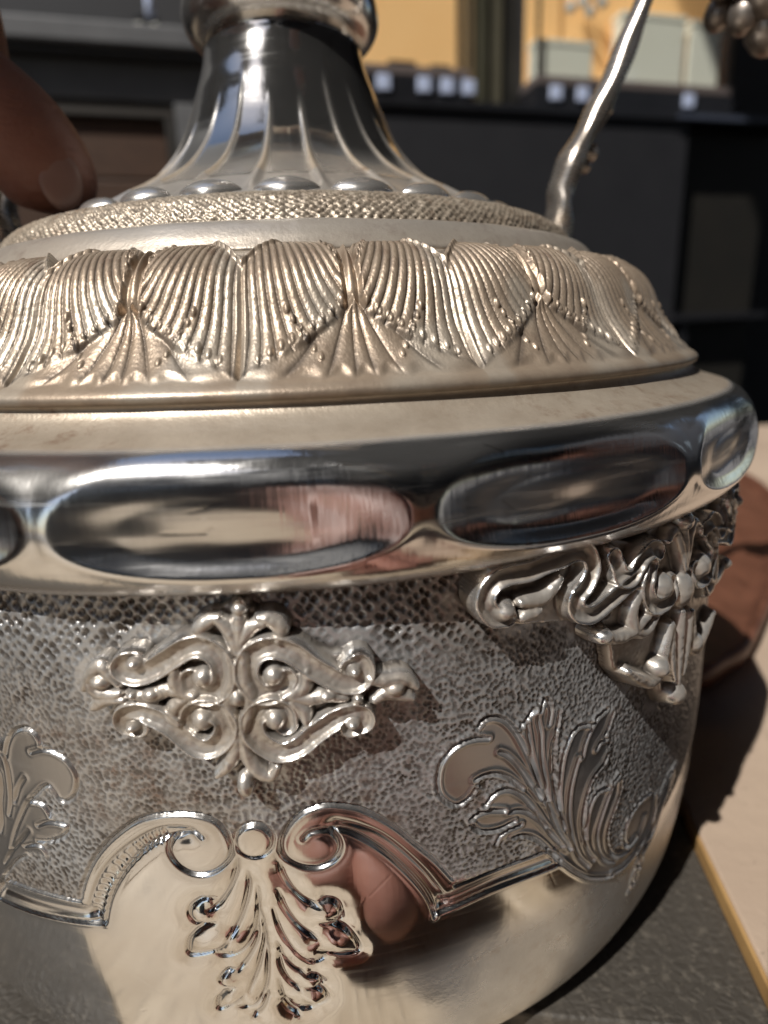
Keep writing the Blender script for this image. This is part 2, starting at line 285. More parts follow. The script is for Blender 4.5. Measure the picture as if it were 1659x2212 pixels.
DATA = json.loads('''{"fan":[[[11.55,-0.5079],[12.14,-0.4987],[13.05,-0.4976],[13.99,-0.5068],[14.98,-0.5283],[15.76,-0.5542],[16.4,-0.5801],[17.08,-0.6127],[18.17,-0.6549],[19.03,-0.6942],[20.14,-0.7369],[21.39,-0.7728]],[[13.57,-0.553],[14.21,-0.5611],[15.05,-0.5781],[15.93,-0.6014],[16.85,-0.6286],[17.62,-0.6512]],[[12.54,-0.5275],[11.55,-0.5237],[10.52,-0.5235],[9.35,-0.5312],[8.49,-0.5461],[8.12,-0.5632],[8.08,-0.5846],[8.45,-0.6027],[9.32,-0.6173],[10.06,-0.6181],[10.82,-0.6113],[11.27,-0.6024]],[[11.34,-0.5862],[12.03,-0.5836],[13.13,-0.5851],[14.09,-0.5946],[14.93,-0.6084],[15.72,-0.6245]],[[12.21,-0.6322],[12.84,-0.622],[13.63,-0.6165],[14.62,-0.6202],[15.47,-0.6317],[16.37,-0.6504],[17.31,-0.676],[18.51,-0.7103]],[[10.9,-0.6485],[11.59,-0.6437],[12.7,-0.6435],[14.0,-0.6511]],[[10.9,-0.6571],[11.6,-0.6712],[12.72,-0.6777],[13.86,-0.6788],[14.95,-0.6752]],[[14.47,-0.656],[15.52,-0.6597],[16.59,-0.6726],[17.72,-0.6939],[18.72,-0.7197],[20.42,-0.7598]],[[13.23,-0.7031],[13.55,-0.6931],[14.37,-0.6864],[15.65,-0.6852]],[[14.9,-0.7034],[15.77,-0.7047],[16.86,-0.7153],[18.01,-0.7361],[19.23,-0.7646],[20.75,-0.7966],[22.35,-0.8276],[24.32,-0.8583],[26.97,-0.8854],[27.81,-0.8907]],[[27.79,-0.8869],[29.86,-0.8967],[32.03,-0.8913],[33.62,-0.8757],[34.92,-0.8567],[35.32,-0.8388],[35.49,-0.8005]],[[15.54,-0.5244],[16.27,-0.5133],[16.92,-0.5046]],[[16.12,-0.522],[16.33,-0.5464],[16.65,-0.576],[17.07,-0.6098],[17.41,-0.641],[18.2,-0.6641]],[[17.44,-0.506],[17.22,-0.5211],[17.53,-0.5448],[17.59,-0.5674],[17.75,-0.5967],[18.12,-0.6339],[18.37,-0.6593]],[[17.45,-0.5087],[17.93,-0.4951],[18.29,-0.4969],[18.6,-0.515],[18.4,-0.5358]],[[19.54,-0.5229],[19.33,-0.5439],[18.85,-0.5664],[18.7,-0.5911],[18.71,-0.6143],[19.08,-0.6462],[19.35,-0.6721],[19.58,-0.686]],[[19.19,-0.5571],[19.08,-0.582],[19.07,-0.6108],[19.26,-0.6415],[19.66,-0.6805],[20.04,-0.7079],[20.4,-0.7263]],[[23.38,-0.5656],[22.1,-0.5594],[21.12,-0.5662],[20.5,-0.5824],[20.08,-0.5999],[19.78,-0.6273],[19.68,-0.6564],[19.78,-0.6875]],[[25.42,-0.5534],[24.22,-0.5601],[23.31,-0.5746],[22.66,-0.5937],[22.33,-0.6136]],[[21.87,-0.6134],[21.39,-0.6354],[20.99,-0.6627],[20.9,-0.6959],[21.13,-0.7289],[21.67,-0.7621],[22.57,-0.7995],[24.08,-0.8337]],[[26.2,-0.5659],[25.61,-0.5873],[25.1,-0.5986]],[[25.48,-0.6044],[24.67,-0.6047],[24.16,-0.6136]],[[25.76,-0.6339],[25.13,-0.6477],[23.94,-0.6602],[23.26,-0.6798],[22.83,-0.7046],[22.71,-0.729],[22.94,-0.7567],[23.54,-0.7916],[24.76,-0.8265]],[[26.13,-0.6965],[24.91,-0.6929],[24.03,-0.7016],[23.45,-0.7224],[23.23,-0.7462],[23.22,-0.7689]],[[27.58,-0.6861],[26.63,-0.6975],[26.0,-0.718],[25.3,-0.7445],[24.83,-0.77],[24.96,-0.7945],[25.6,-0.8243],[26.76,-0.8496],[28.19,-0.8644]],[[27.95,-0.7021],[27.94,-0.7217],[27.19,-0.7481],[26.57,-0.7724],[26.46,-0.7984],[27.02,-0.8279],[28.12,-0.853],[29.93,-0.8648],[31.47,-0.8632],[32.69,-0.8509],[33.32,-0.8249]],[[34.13,-0.7796],[32.03,-0.7765],[30.54,-0.7862],[29.64,-0.8052],[29.49,-0.8246],[29.79,-0.8454],[30.47,-0.8561],[31.69,-0.8511]],[[40.62,-0.787],[38.37,-0.7899],[37.04,-0.8092],[35.95,-0.8419],[35.59,-0.8828],[34.11,-0.8886],[32.71,-0.8915]],[[39.32,-0.7887],[38.79,-0.8203],[37.26,-0.845],[36.06,-0.8881],[34.71,-0.9105],[33.29,-0.9168],[33.04,-0.9291],[33.89,-0.943],[34.32,-0.9288],[33.25,-0.9126]],[[33.28,-0.9357],[32.56,-0.9539],[32.91,-0.9735],[33.64,-0.9747],[33.85,-0.9578],[33.32,-0.94]],[[32.91,-0.9735],[32.31,-0.9856]]],"fanpoly":[[12.54,-0.5275],[11.55,-0.5118],[13.05,-0.4989],[14.31,-0.5102],[15.49,-0.5418],[16.12,-0.5234],[16.93,-0.506],[17.45,-0.5114],[17.93,-0.4951],[18.6,-0.5122],[19.44,-0.5224],[19.19,-0.56],[18.82,-0.589],[18.82,-0.6209],[19.37,-0.6783],[19.66,-0.6503],[19.84,-0.6159],[20.59,-0.58],[22.1,-0.5609],[23.59,-0.5662],[25.43,-0.5549],[26.33,-0.5684],[25.36,-0.6035],[25.75,-0.6307],[24.91,-0.6491],[23.64,-0.6672],[22.91,-0.699],[22.88,-0.7433],[23.25,-0.7271],[24.25,-0.7002],[26.13,-0.6965],[27.58,-0.6861],[28.13,-0.7103],[27.45,-0.747],[26.57,-0.7724],[26.48,-0.802],[27.19,-0.833],[28.43,-0.858],[30.23,-0.8643],[30.79,-0.8577],[29.57,-0.8361],[29.48,-0.8036],[30.84,-0.7857],[34.13,-0.7796],[35.99,-0.8093],[37.18,-0.8034],[40.62,-0.787],[41.42,-0.8181],[38.71,-0.8495],[36.54,-0.8936],[33.1,-0.8959],[29.86,-0.8967],[26.97,-0.8854],[24.32,-0.8583],[22.35,-0.8276],[20.53,-0.7931],[19.23,-0.7646],[18.01,-0.7361],[16.86,-0.7153],[15.77,-0.7053],[15.59,-0.7019],[13.23,-0.7016],[14.2,-0.6853],[15.56,-0.6852],[14.87,-0.6762],[13.7,-0.6786],[12.56,-0.6776],[11.6,-0.6712],[10.9,-0.6571],[10.98,-0.6475],[11.91,-0.6425],[12.86,-0.6444],[14.42,-0.6542],[12.21,-0.6322],[13.0,-0.62],[13.8,-0.6175],[14.62,-0.6202],[15.72,-0.6245],[14.76,-0.606],[13.77,-0.5905],[12.81,-0.584],[12.03,-0.5836],[11.34,-0.5862],[11.12,-0.6044],[10.21,-0.6166],[9.47,-0.618],[8.52,-0.6044],[8.08,-0.5846],[8.12,-0.5632],[8.49,-0.5461],[9.35,-0.5312],[10.52,-0.5235],[11.55,-0.5237]],"lfan":[[[-27.37,-0.5352],[-26.99,-0.5162],[-26.25,-0.4963],[-25.39,-0.4858],[-24.44,-0.482],[-23.76,-0.4876],[-23.42,-0.4976],[-23.35,-0.5075]],[[-27.9,-0.5303],[-27.57,-0.5396],[-27.49,-0.5571],[-27.65,-0.5849],[-27.94,-0.6103],[-28.5,-0.6355]],[[-24.55,-0.519],[-23.58,-0.5125],[-22.59,-0.5104],[-21.72,-0.5148],[-21.01,-0.5231],[-20.56,-0.5356],[-20.42,-0.549],[-20.74,-0.5673],[-21.32,-0.5813],[-22.05,-0.5889],[-22.64,-0.5854],[-22.94,-0.5758],[-23.37,-0.5674],[-24.1,-0.5726],[-24.98,-0.5867],[-26.09,-0.6057],[-27.08,-0.6306],[-28.24,-0.6629],[-29.19,-0.6953]],[[-25.65,-0.6002],[-24.94,-0.5992],[-24.3,-0.6022],[-23.96,-0.61],[-23.83,-0.6168]],[[-25.4,-0.639],[-24.47,-0.6304],[-23.41,-0.6272],[-22.45,-0.6282],[-22.29,-0.6332],[-22.64,-0.6437],[-23.44,-0.6542],[-24.58,-0.6627],[-25.68,-0.6657]],[[-26.57,-0.6527],[-27.99,-0.679],[-29.34,-0.7041],[-30.51,-0.7313]],[[-27.41,-0.6828],[-26.3,-0.6754],[-25.57,-0.6748],[-25.09,-0.6821],[-24.88,-0.6928]],[[-31.23,-0.7627],[-30.04,-0.7365],[-28.7,-0.7144],[-27.45,-0.7016]],[[-25.78,-0.5628],[-26.69,-0.5827],[-27.47,-0.6081]],[[-28.51,-0.5651],[-28.72,-0.5916],[-29.29,-0.6206],[-29.63,-0.6509],[-30.09,-0.6729]],[[-34.03,-0.8348],[-33.19,-0.8172],[-32.1,-0.7856],[-31.23,-0.7627]]],"lfanpoly":[[-27.55,-0.5096],[-26.68,-0.5013],[-25.39,-0.4858],[-23.76,-0.4876],[-23.35,-0.5075],[-22.59,-0.5104],[-21.72,-0.5148],[-20.56,-0.5356],[-20.42,-0.549],[-20.74,-0.5673],[-21.94,-0.5885],[-22.94,-0.5758],[-23.37,-0.5674],[-24.86,-0.5862],[-25.65,-0.6002],[-24.3,-0.6022],[-23.83,-0.6168],[-23.41,-0.6272],[-22.45,-0.6282],[-22.29,-0.6332],[-22.64,-0.6437],[-24.58,-0.6627],[-25.57,-0.6748],[-24.88,-0.6928],[-26.81,-0.6924],[-28.7,-0.7144],[-31.23,-0.7627],[-34.09,-0.8134],[-37.53,-0.8533],[-39.08,-0.8332],[-32.64,-0.5627],[-29.5,-0.512]],"la_out":[[-22.38,-0.7517],[-22.04,-0.7328],[-20.95,-0.6945],[-19.54,-0.6603],[-17.86,-0.6306],[-15.93,-0.6055],[-14.02,-0.5933],[-12.23,-0.5888],[-10.7,-0.5907],[-9.41,-0.5997],[-8.68,-0.617],[-8.37,-0.6362],[-8.47,-0.652],[-8.91,-0.6662],[-9.77,-0.6788],[-10.86,-0.6854],[-11.91,-0.6836],[-12.81,-0.6736],[-13.33,-0.6598],[-13.48,-0.6457],[-13.1,-0.6311],[-12.33,-0.6234],[-11.25,-0.6192],[-10.61,-0.6258]],"la_mid":[[-21.85,-0.771],[-21.02,-0.7365],[-19.76,-0.6979],[-18.0,-0.6633],[-16.03,-0.6355],[-14.22,-0.6168],[-12.76,-0.6116],[-11.39,-0.6141],[-10.69,-0.6241]],"la_in":[[-20.34,-0.7885],[-19.81,-0.759],[-19.09,-0.7296],[-17.71,-0.6919],[-16.06,-0.6588],[-14.39,-0.6363],[-12.87,-0.6257]],"oval":[[-5.02,-0.63],[-5.11,-0.6369],[-5.29,-0.6433],[-5.56,-0.6487],[-5.89,-0.6527],[-6.28,-0.6551],[-6.67,-0.6558],[-7.06,-0.6545],[-7.41,-0.6516],[-7.7,-0.647],[-7.91,-0.6413],[-8.02,-0.6346],[-8.03,-0.6276],[-7.94,-0.6206],[-7.75,-0.6142],[-7.47,-0.6088],[-7.14,-0.6047],[-6.76,-0.6023],[-6.37,-0.6017],[-5.99,-0.6029],[-5.64,-0.6059],[-5.36,-0.6105],[-5.15,-0.6163],[-5.03,-0.623],[-5.02,-0.63]],"ra_out":[[-2.71,-0.6318],[-2.18,-0.6241],[-1.33,-0.6225],[-0.51,-0.6272],[0.03,-0.6415],[0.07,-0.6576],[-0.5,-0.6722],[-1.56,-0.6804],[-2.75,-0.6789],[-3.73,-0.6707],[-4.35,-0.659],[-4.52,-0.6411],[-4.17,-0.6207],[-3.42,-0.6029],[-2.37,-0.5894],[-1.02,-0.5837],[0.3,-0.5869],[1.79,-0.5961],[3.28,-0.6146],[4.8,-0.6395],[6.19,-0.6687],[7.8,-0.702],[8.66,-0.7253],[9.27,-0.7421]],"ra_in":[[-0.5,-0.6244],[0.83,-0.6314],[2.33,-0.6501],[3.84,-0.6771],[5.39,-0.713],[6.64,-0.7492],[7.37,-0.7801],[7.58,-0.803]],"ra_mid":[[-0.12,-0.6115],[1.53,-0.6247],[3.21,-0.6425],[4.92,-0.6741],[6.68,-0.7152],[7.76,-0.7473],[8.44,-0.7665]],"shell":[[[-8.03,-0.6628],[-8.33,-0.6843],[-8.81,-0.7061],[-9.57,-0.7283],[-10.38,-0.7436],[-10.92,-0.7439]],[[-10.28,-0.7285],[-11.36,-0.7292],[-12.35,-0.7414],[-12.65,-0.7569],[-12.3,-0.7718],[-11.49,-0.7729],[-10.55,-0.7684]],[[-10.55,-0.7684],[-11.71,-0.7789],[-12.76,-0.7957],[-13.25,-0.8161],[-13.22,-0.8321],[-11.88,-0.8282],[-10.71,-0.8191],[-9.89,-0.8049],[-9.43,-0.7892]],[[-7.39,-0.6847],[-7.45,-0.7102],[-7.88,-0.7397],[-8.59,-0.7699],[-9.45,-0.793]],[[-6.76,-0.7106],[-6.87,-0.7402],[-7.09,-0.7704],[-7.62,-0.8011],[-8.54,-0.8205],[-9.51,-0.8305],[-10.44,-0.8329],[-10.94,-0.8261]],[[-7.09,-0.7858],[-7.53,-0.8168],[-8.29,-0.8404],[-9.34,-0.8626]],[[-9.4,-0.8566],[-10.25,-0.861],[-10.9,-0.8737],[-10.79,-0.886],[-9.8,-0.8915]],[[-9.8,-0.8915],[-10.71,-0.9025],[-11.4,-0.92],[-11.54,-0.9414],[-10.34,-0.9317],[-9.5,-0.9186],[-8.96,-0.9059]],[[-6.66,-0.8056],[-6.67,-0.8412],[-6.86,-0.8775],[-7.29,-0.9062],[-8.05,-0.9269],[-9.04,-0.9354],[-9.89,-0.9357]],[[-6.74,-0.7554],[-6.77,-0.8094],[-7.48,-0.8568],[-8.56,-0.9017]],[[-6.92,-0.9065],[-7.54,-0.9356],[-8.6,-0.9568]],[[-4.83,-0.6691],[-4.53,-0.6947],[-3.95,-0.7177],[-3.0,-0.738],[-1.99,-0.7477]],[[-2.14,-0.7417],[-1.25,-0.7375],[-0.49,-0.744],[-0.19,-0.7601],[-0.24,-0.7752],[-0.62,-0.7818]],[[-5.14,-0.7159],[-4.77,-0.7462],[-4.03,-0.774],[-3.22,-0.7909],[-2.28,-0.8008]],[[-1.92,-0.7745],[-0.7,-0.7816],[0.32,-0.7964],[0.96,-0.8222],[1.01,-0.8383],[-0.18,-0.8403],[-1.43,-0.8346],[-2.27,-0.8205]],[[-5.66,-0.7489],[-5.46,-0.7796],[-4.89,-0.8075],[-3.93,-0.8328],[-2.93,-0.8509],[-2.01,-0.845],[-1.8,-0.8376]],[[-5.71,-0.8104],[-5.4,-0.8385],[-4.6,-0.8598],[-3.57,-0.8739]],[[-3.57,-0.8739],[-2.67,-0.8759],[-2.17,-0.8894],[-2.58,-0.8988]],[[-3.86,-0.8981],[-2.76,-0.8984],[-2.07,-0.9105],[-1.95,-0.9277],[-2.91,-0.9379],[-3.95,-0.9209]],[[-5.73,-0.8341],[-5.6,-0.8625],[-5.0,-0.8878],[-4.15,-0.9017]],[[-5.88,-0.8826],[-5.77,-0.9159],[-4.97,-0.9424],[-3.89,-0.9486],[-2.74,-0.9405]],[[-6.0,-0.9241],[-5.36,-0.9461],[-4.5,-0.9604]]],"lobes":[[-11.53,-0.7538,1.08,0.0173],[-11.49,-0.7981,1.56,0.0259],[-9.35,-0.8047,1.08,0.0198],[-10.35,-0.8753,0.75,0.0133],[-10.2,-0.9105,1.03,0.0191],[-1.24,-0.759,1.05,0.0182],[-0.53,-0.8094,1.52,0.0255],[-3.35,-0.822,1.24,0.0198],[-2.98,-0.8854,0.72,0.0123],[-2.92,-0.9168,1.0,0.0188],[-8.05,-0.9269,0.92,0.017]],"lo":[[-30.69,-0.7654],[-26.59,-0.7609],[-22.48,-0.7575]],"li":[[-33.43,-0.813],[-27.95,-0.8083],[-20.51,-0.7904]],"lm":[[-31.84,-0.788],[-26.92,-0.7833],[-21.54,-0.7765]],"ro":[[9.48,-0.7561],[14.28,-0.7519],[19.6,-0.7564]],"ri":[[7.63,-0.7982],[13.62,-0.7848],[20.52,-0.7931]],"rm":[[8.56,-0.7806],[13.83,-0.7692],[20.02,-0.7758]],"low":[[-62.0,-0.8],[-48.0,-0.84],[-40.0,-0.86],[-32.89,-0.802],[-30.69,-0.7654],[-26.59,-0.7609],[-22.48,-0.7575],[-22.38,-0.7517],[-22.04,-0.7328],[-20.95,-0.6945],[-19.54,-0.6603],[-17.86,-0.6306],[-15.93,-0.6055],[-14.02,-0.5933],[-12.23,-0.5888],[-10.7,-0.5907],[-9.41,-0.5997],[-8.52,-0.6188],[-8.0,-0.6172],[-7.44,-0.6071],[-6.37,-0.601],[-5.36,-0.6088],[-4.77,-0.6233],[-4.37,-0.6274],[-4.17,-0.6207],[-3.42,-0.6029],[-2.37,-0.5894],[-1.02,-0.5837],[0.3,-0.5869],[1.79,-0.5961],[3.28,-0.6146],[4.8,-0.6395],[6.19,-0.6687],[7.8,-0.702],[8.66,-0.7253],[9.27,-0.7421],[14.28,-0.7519],[19.6,-0.7564],[22.25,-0.8085],[36.0,-0.87],[46.0,-0.83],[62.0,-0.8]],"dia":{"scroll":[[[-13.02,-0.3584],[-13.73,-0.3587],[-13.97,-0.3674],[-13.15,-0.3727],[-11.85,-0.3652],[-10.53,-0.351],[-9.25,-0.3387],[-8.21,-0.3377],[-7.27,-0.3493],[-6.89,-0.3692],[-7.23,-0.3889],[-8.19,-0.3985],[-9.05,-0.3939],[-9.25,-0.3795]],[[1.66,-0.3785],[2.28,-0.3727],[2.47,-0.3861],[1.91,-0.3964],[0.87,-0.3927],[-0.13,-0.3806],[-1.11,-0.3675],[-2.07,-0.3519],[-3.04,-0.3436],[-4.04,-0.3424],[-4.96,-0.3511],[-5.43,-0.3704],[-5.16,-0.3877],[-4.49,-0.4],[-3.45,-0.3984],[-2.83,-0.3848]],[[-13.56,-0.4436],[-14.33,-0.4397],[-14.22,-0.4275],[-13.13,-0.4223],[-11.93,-0.4292],[-10.93,-0.4409],[-10.12,-0.4559],[-9.28,-0.4681],[-8.35,-0.4684],[-7.51,-0.4566],[-7.14,-0.4388],[-7.6,-0.4237],[-8.46,-0.4168],[-9.34,-0.423],[-9.7,-0.4378]],[[1.43,-0.4564],[2.29,-0.451],[2.09,-0.4384],[1.03,-0.4373],[-0.07,-0.4455],[-1.18,-0.4584],[-2.3,-0.4731],[-3.54,-0.4788],[-4.56,-0.4698],[-5.23,-0.4539],[-5.35,-0.4343],[-4.76,-0.4231],[-3.85,-0.4191],[-3.15,-0.4281],[-3.08,-0.4446]]],"rib":[[[-7.13,-0.3055],[-6.48,-0.3168],[-6.14,-0.3307],[-5.98,-0.3474]],[[-4.03,-0.3122],[-4.92,-0.3181],[-5.49,-0.3312],[-5.84,-0.3475]],[[-5.59,-0.2986],[-5.72,-0.3201],[-5.92,-0.3475]],[[-7.99,-0.3268],[-8.37,-0.3184],[-7.72,-0.3079],[-6.97,-0.3029]],[[-3.14,-0.3338],[-2.93,-0.3203],[-3.59,-0.31],[-4.28,-0.3066]],[[-6.49,-0.4512],[-6.73,-0.4723],[-7.46,-0.4965],[-8.23,-0.5087]],[[-6.15,-0.4515],[-5.99,-0.4821],[-5.36,-0.506],[-4.47,-0.5134],[-3.92,-0.5]],[[-6.53,-0.347],[-6.44,-0.3809],[-6.92,-0.4094],[-6.76,-0.4331],[-6.51,-0.4542]],[[-5.59,-0.3477],[-5.64,-0.3815],[-5.4,-0.4048],[-5.68,-0.428],[-6.21,-0.4545]],[[-10.36,-0.3679],[-10.42,-0.385],[-9.99,-0.3981],[-9.18,-0.4011]],[[-9.73,-0.4039],[-10.57,-0.4141],[-10.99,-0.4289],[-10.52,-0.4378]],[[-1.45,-0.3783],[-1.59,-0.3953],[-2.45,-0.4056],[-3.05,-0.4076]],[[-2.49,-0.4143],[-1.8,-0.4272],[-1.65,-0.4454]],[[-17.16,-0.3935],[-16.57,-0.3782],[-15.79,-0.3659],[-15.22,-0.374],[-14.55,-0.3865]],[[-16.69,-0.3885],[-16.31,-0.3999],[-15.18,-0.4017],[-14.5,-0.3982]],[[-16.69,-0.4196],[-15.74,-0.4087],[-14.27,-0.4074]],[[2.97,-0.396],[4.19,-0.4021],[5.43,-0.4026],[6.21,-0.4139]],[[3.21,-0.4232],[4.16,-0.4168],[5.4,-0.4234],[5.87,-0.4279]],[[-13.72,-0.4005],[-12.49,-0.4028],[-11.02,-0.3937],[-9.85,-0.3995]],[[1.1,-0.4152],[-0.24,-0.4109],[-1.3,-0.4133],[-2.46,-0.4085]]],"bead":[[-8.42,-0.3774,0.86,0.0149],[-3.65,-0.3786,0.85,0.0148],[-8.8,-0.4335,0.87,0.0156],[-3.81,-0.4361,0.86,0.0154],[-5.55,-0.2928,0.7,0.0111],[-6.31,-0.5241,0.71,0.0197],[-13.47,-0.3989,0.44,0.0077],[-12.12,-0.3969,0.77,0.0087],[2.0,-0.4172,0.52,0.0095],[-0.09,-0.4097,0.84,0.01],[-6.21,-0.4041,0.73,0.0145],[-15.82,-0.3847,0.9,0.0118],[4.64,-0.4107,0.94,0.0113],[-13.87,-0.4429,0.58,0.0073],[-13.1,-0.3585,0.62,0.0085],[1.87,-0.3819,0.51,0.0086],[1.52,-0.4506,0.61,0.0078]],"plate":[[-5.56,-0.2827],[-4.8,-0.298],[-3.86,-0.307],[-2.92,-0.319],[-2.14,-0.3351],[-1.03,-0.3479],[0.52,-0.3625],[2.31,-0.3605],[2.77,-0.3839],[2.75,-0.394],[3.9,-0.3911],[5.15,-0.3886],[6.46,-0.4087],[6.12,-0.4256],[4.9,-0.4385],[3.5,-0.433],[2.49,-0.4334],[2.61,-0.4488],[1.56,-0.465],[0.5,-0.4573],[-1.25,-0.4781],[-2.68,-0.4901],[-3.76,-0.4987],[-3.92,-0.511],[-4.96,-0.5181],[-5.9,-0.5064],[-5.5,-0.5264],[-6.35,-0.5449],[-7.02,-0.5315],[-6.7,-0.5111],[-7.73,-0.5146],[-8.53,-0.507],[-8.77,-0.4851],[-10.4,-0.4727],[-11.34,-0.453],[-12.8,-0.4386],[-13.37,-0.4495],[-14.44,-0.4458],[-14.82,-0.4311],[-14.12,-0.417],[-14.37,-0.4098],[-15.64,-0.4154],[-16.8,-0.4228],[-16.83,-0.4094],[-17.69,-0.3957],[-16.98,-0.3772],[-15.83,-0.3622],[-14.58,-0.3735],[-14.16,-0.3547],[-13.2,-0.3444],[-12.35,-0.3517],[-10.57,-0.3376],[-9.41,-0.3213],[-8.1,-0.3109],[-7.14,-0.2961],[-6.32,-0.2905]]}}''')
RB = 0.966
def uv(L_): return [(math.radians(a) * RB, z) for a, z in L_]
def suv(L_, k=5): 
    L_ = uv(L_)
    return [tuple(p) for p in spline(L_, max(6, k * len(L_)))] if len(L_) > 2 else L_

# ------------------------------------------------------------------ THE VASE
TZ = -1.2                                                  # height of the surface the vase stands on
vase = tag(empty('silver_vase', (0, 0, TZ * S)), 'ornate two-handled silver vase with fluted neck standing on the dark leather mat', 'vase')
UP = (0, 0, -TZ * S)
def vpart(name, me, m, rotz=0.0, parent=None):
    if parent is None: return link(name, me, m, vase, UP, (0, 0, rotz))
    return link(name, me, m, parent)

# body profile --------------------------------------------------------------
BODY = spline([(0.950, -0.276), (0.957, -0.34), (0.962, -0.45), (0.967, -0.60), (0.970, -0.75), (0.968, -0.87), (0.962, -0.96), (0.954, -1.04),
               (0.942, -1.10), (0.922, -1.145), (0.888, -1.175), (0.84, -1.19), (0.78, -1.1985)], 2000)
def arc_resample(RZ, n, z1=None):
    s = np.r_[0, np.cumsum(np.hypot(*np.diff(RZ, axis=0).T))]
    t = np.linspace(0, s[-1], n)
    return np.stack([np.interp(t, s, RZ[:, 0]), np.interp(t, s, RZ[:, 1])], -1)

plate_l = [(0, .125), (-2, .118), (-4, .105), (-5, .10), (-7, .098), (-9, .11), (-10.6, .105), (-10.8, .066), (-12, .10), (-13.5, .125), (-16, .12), (-20, .115), (-22.2, .10), (-23, .07), (-22, .04), (-20, .028), (-18.5, .02), (-14, .008), (-11, .012), (-9.5, .012), (-9.5, .0), (-11.8, -.004), (-11.8, -.03), (-9.5, -.047), (-9, -.09), (-7, -.125), (-4, -.147), (-2, -.15), (-1.5, -.18), (-.9, -.2), (0, -.207)]
CROSS = plate_l + [(-p[0], p[1]) for p in plate_l[::-1]]
def build_body():
    nu, nv = 1200, 540
    RZ = arc_resample(BODY, nv)
    th = np.radians(np.linspace(-60, 60, nu))
    U = th[:, None] * RB + 0 * RZ[None, :, 1]; V = RZ[None, :, 1] + 0 * th[:, None]
    H = np.zeros(U.shape); cav = np.zeros(U.shape)
    # regions
    low = uv(DATA['low'])
    ground = in_poly(U, V, low + [(1.2, 0.2), (-1.2, 0.2)])
    fanm = in_poly(U, V, uv(DATA['fanpoly'])) | in_poly(U, V, uv(DATA['lfanpoly']))
    g = blur((ground & ~fanm).astype(float), 2)
    g = g * sstep(math.radians(60), math.radians(57), np.abs(th))[:, None]
    # punched ground: coarse cross-hatch under the rim, finer and more irregular lower down
    coarse = pits(U, V, 0.0118, 0.55, 0.42, 1) * (0.45 + 0.75 * vnoise(U / 0.03, V / 0.03, 14)); finep = pits(U * 1.0, V, 0.0072, 0.95, 0.46, 5) * (0.5 + 0.6 * vnoise(U / 0.02, V / 0.02, 15))
    tt = sstep(-0.34, -0.44, V + 0.05 * (vnoise(U * 14, V * 14, 4) - 0.5))
    pt = coarse * (1 - tt) + finep * tt
    rough = vnoise(U / 0.005, V / 0.005, 2) * 0.5 + vnoise(U / 0.013, V / 0.013, 8) * 0.5
    H -= g * ((0.0028 - 0.0012 * tt) * pt + 0.0013 * rough - 0.0004)
    cav += g * ((1.0 - 0.2 * tt) * pt + 0.3 * rough) * (0.75 + 0.6 * vnoise(U * 9, V * 9, 11))
    # first row of ticks right under the rim
    tick = g * sstep(-0.292, -0.287, V) * (np.abs(((U / 0.016) % 1) - 0.5) < 0.33)
    H += 0.003 * blur(tick.astype(float), 1)
    # black oxide and smeared solder left round the applied mounts
    for plate in (suv(DATA['dia']['plate'] + DATA['dia']['plate'][:1], 2), [(math.radians(a + 33.3) * RB, z - 0.385) for a, z in CROSS], [(math.radians(a - 56.7) * RB, z - 0.385) for a, z in CROSS]):
        D, T = seg_dist(U, V, plate, 0.05)
        sm = g * sstep(0.034, 0.012, D + 0.02 * (vnoise(U / 0.02, V / 0.02, 18) - 0.4)) * sstep(0.25, 0.7, vnoise(U / 0.05, V / 0.05, 19) + 1.2 * (V + 0.42))
        H += sm * (0.0015 * pt + 0.0008 * rough); cav = cav * (1 - 0.9 * sm); g = g * (1 - 0.25 * sm)
        cav = np.maximum(cav, g * 0.95 * np.exp(-((D - 0.002) / 0.006) ** 2) * sstep(0.15, 0.5, vnoise(U / 0.03, V / 0.03, 20)))
    def groove(pts, w, d, wide=0.0, wd_=0.0, taper=True, c=0.8, burr=0.0):
        nonlocal H, cav
        D, T = seg_dist(U, V, pts, max(w * 3, wide * 2.5) + 0.004)
        k = (0.35 + 0.65 * np.clip(np.minimum(T, 1 - T) * 6, 0, 1)) if taper else 1.0
        e = np.exp(-(D / w) ** 2) * k
        H -= d * e
        cav = np.maximum(cav, c * np.exp(-(D / (w * 0.8)) ** 2) * k)
        if burr: H += burr * np.exp(-((D - 1.9 * w) / w) ** 2)
        if wide: H -= wd_ * np.exp(-(D / wide) ** 2) * k
    lines = np.zeros_like(U)
    for s in DATA['fan'] + DATA['lfan']:
        D, T = seg_dist(U, V, suv(s), 0.012); lines = np.maximum(lines, np.exp(-((D - 0.001) / 0.0030) ** 2))
    for s in DATA['fan']: groove(suv(s), 0.0028, 0.0046, c=0.0, burr=0.0026)
    for s in DATA['lfan']: groove(suv(s), 0.0026, 0.0042, c=0.55, burr=0.001)
    # lobes of the shell, slightly domed, then their outlines
    for a, z, ra, rz in DATA['lobes']:
        q = ((U - math.radians(a) * RB) / (math.radians(ra) * RB * 1.15)) ** 2 + ((V - z) / (rz * 1.15)) ** 2
        H += 0.0065 * np.exp(-q * 1.1)
    soft = np.zeros_like(U)
    for k in ('la_out', 'ra_out', 'la_in', 'ra_in', 'la_mid', 'ra_mid', 'lo', 'li', 'ro', 'ri', 'lm', 'rm'):
        D, T = seg_dist(U, V, suv(DATA[k], 5), 0.04); soft = np.maximum(soft, np.exp(-(D / 0.014) ** 2))
    for s in DATA['shell']: groove(suv(s), 0.0030, 0.0048, 0.016, 0.0050, c=0.7)
    for k in ('la_out', 'ra_out'): groove(suv(DATA[k]), 0.0028, 0.0055, 0.010, 0.0022, c=0.6, burr=0.001)
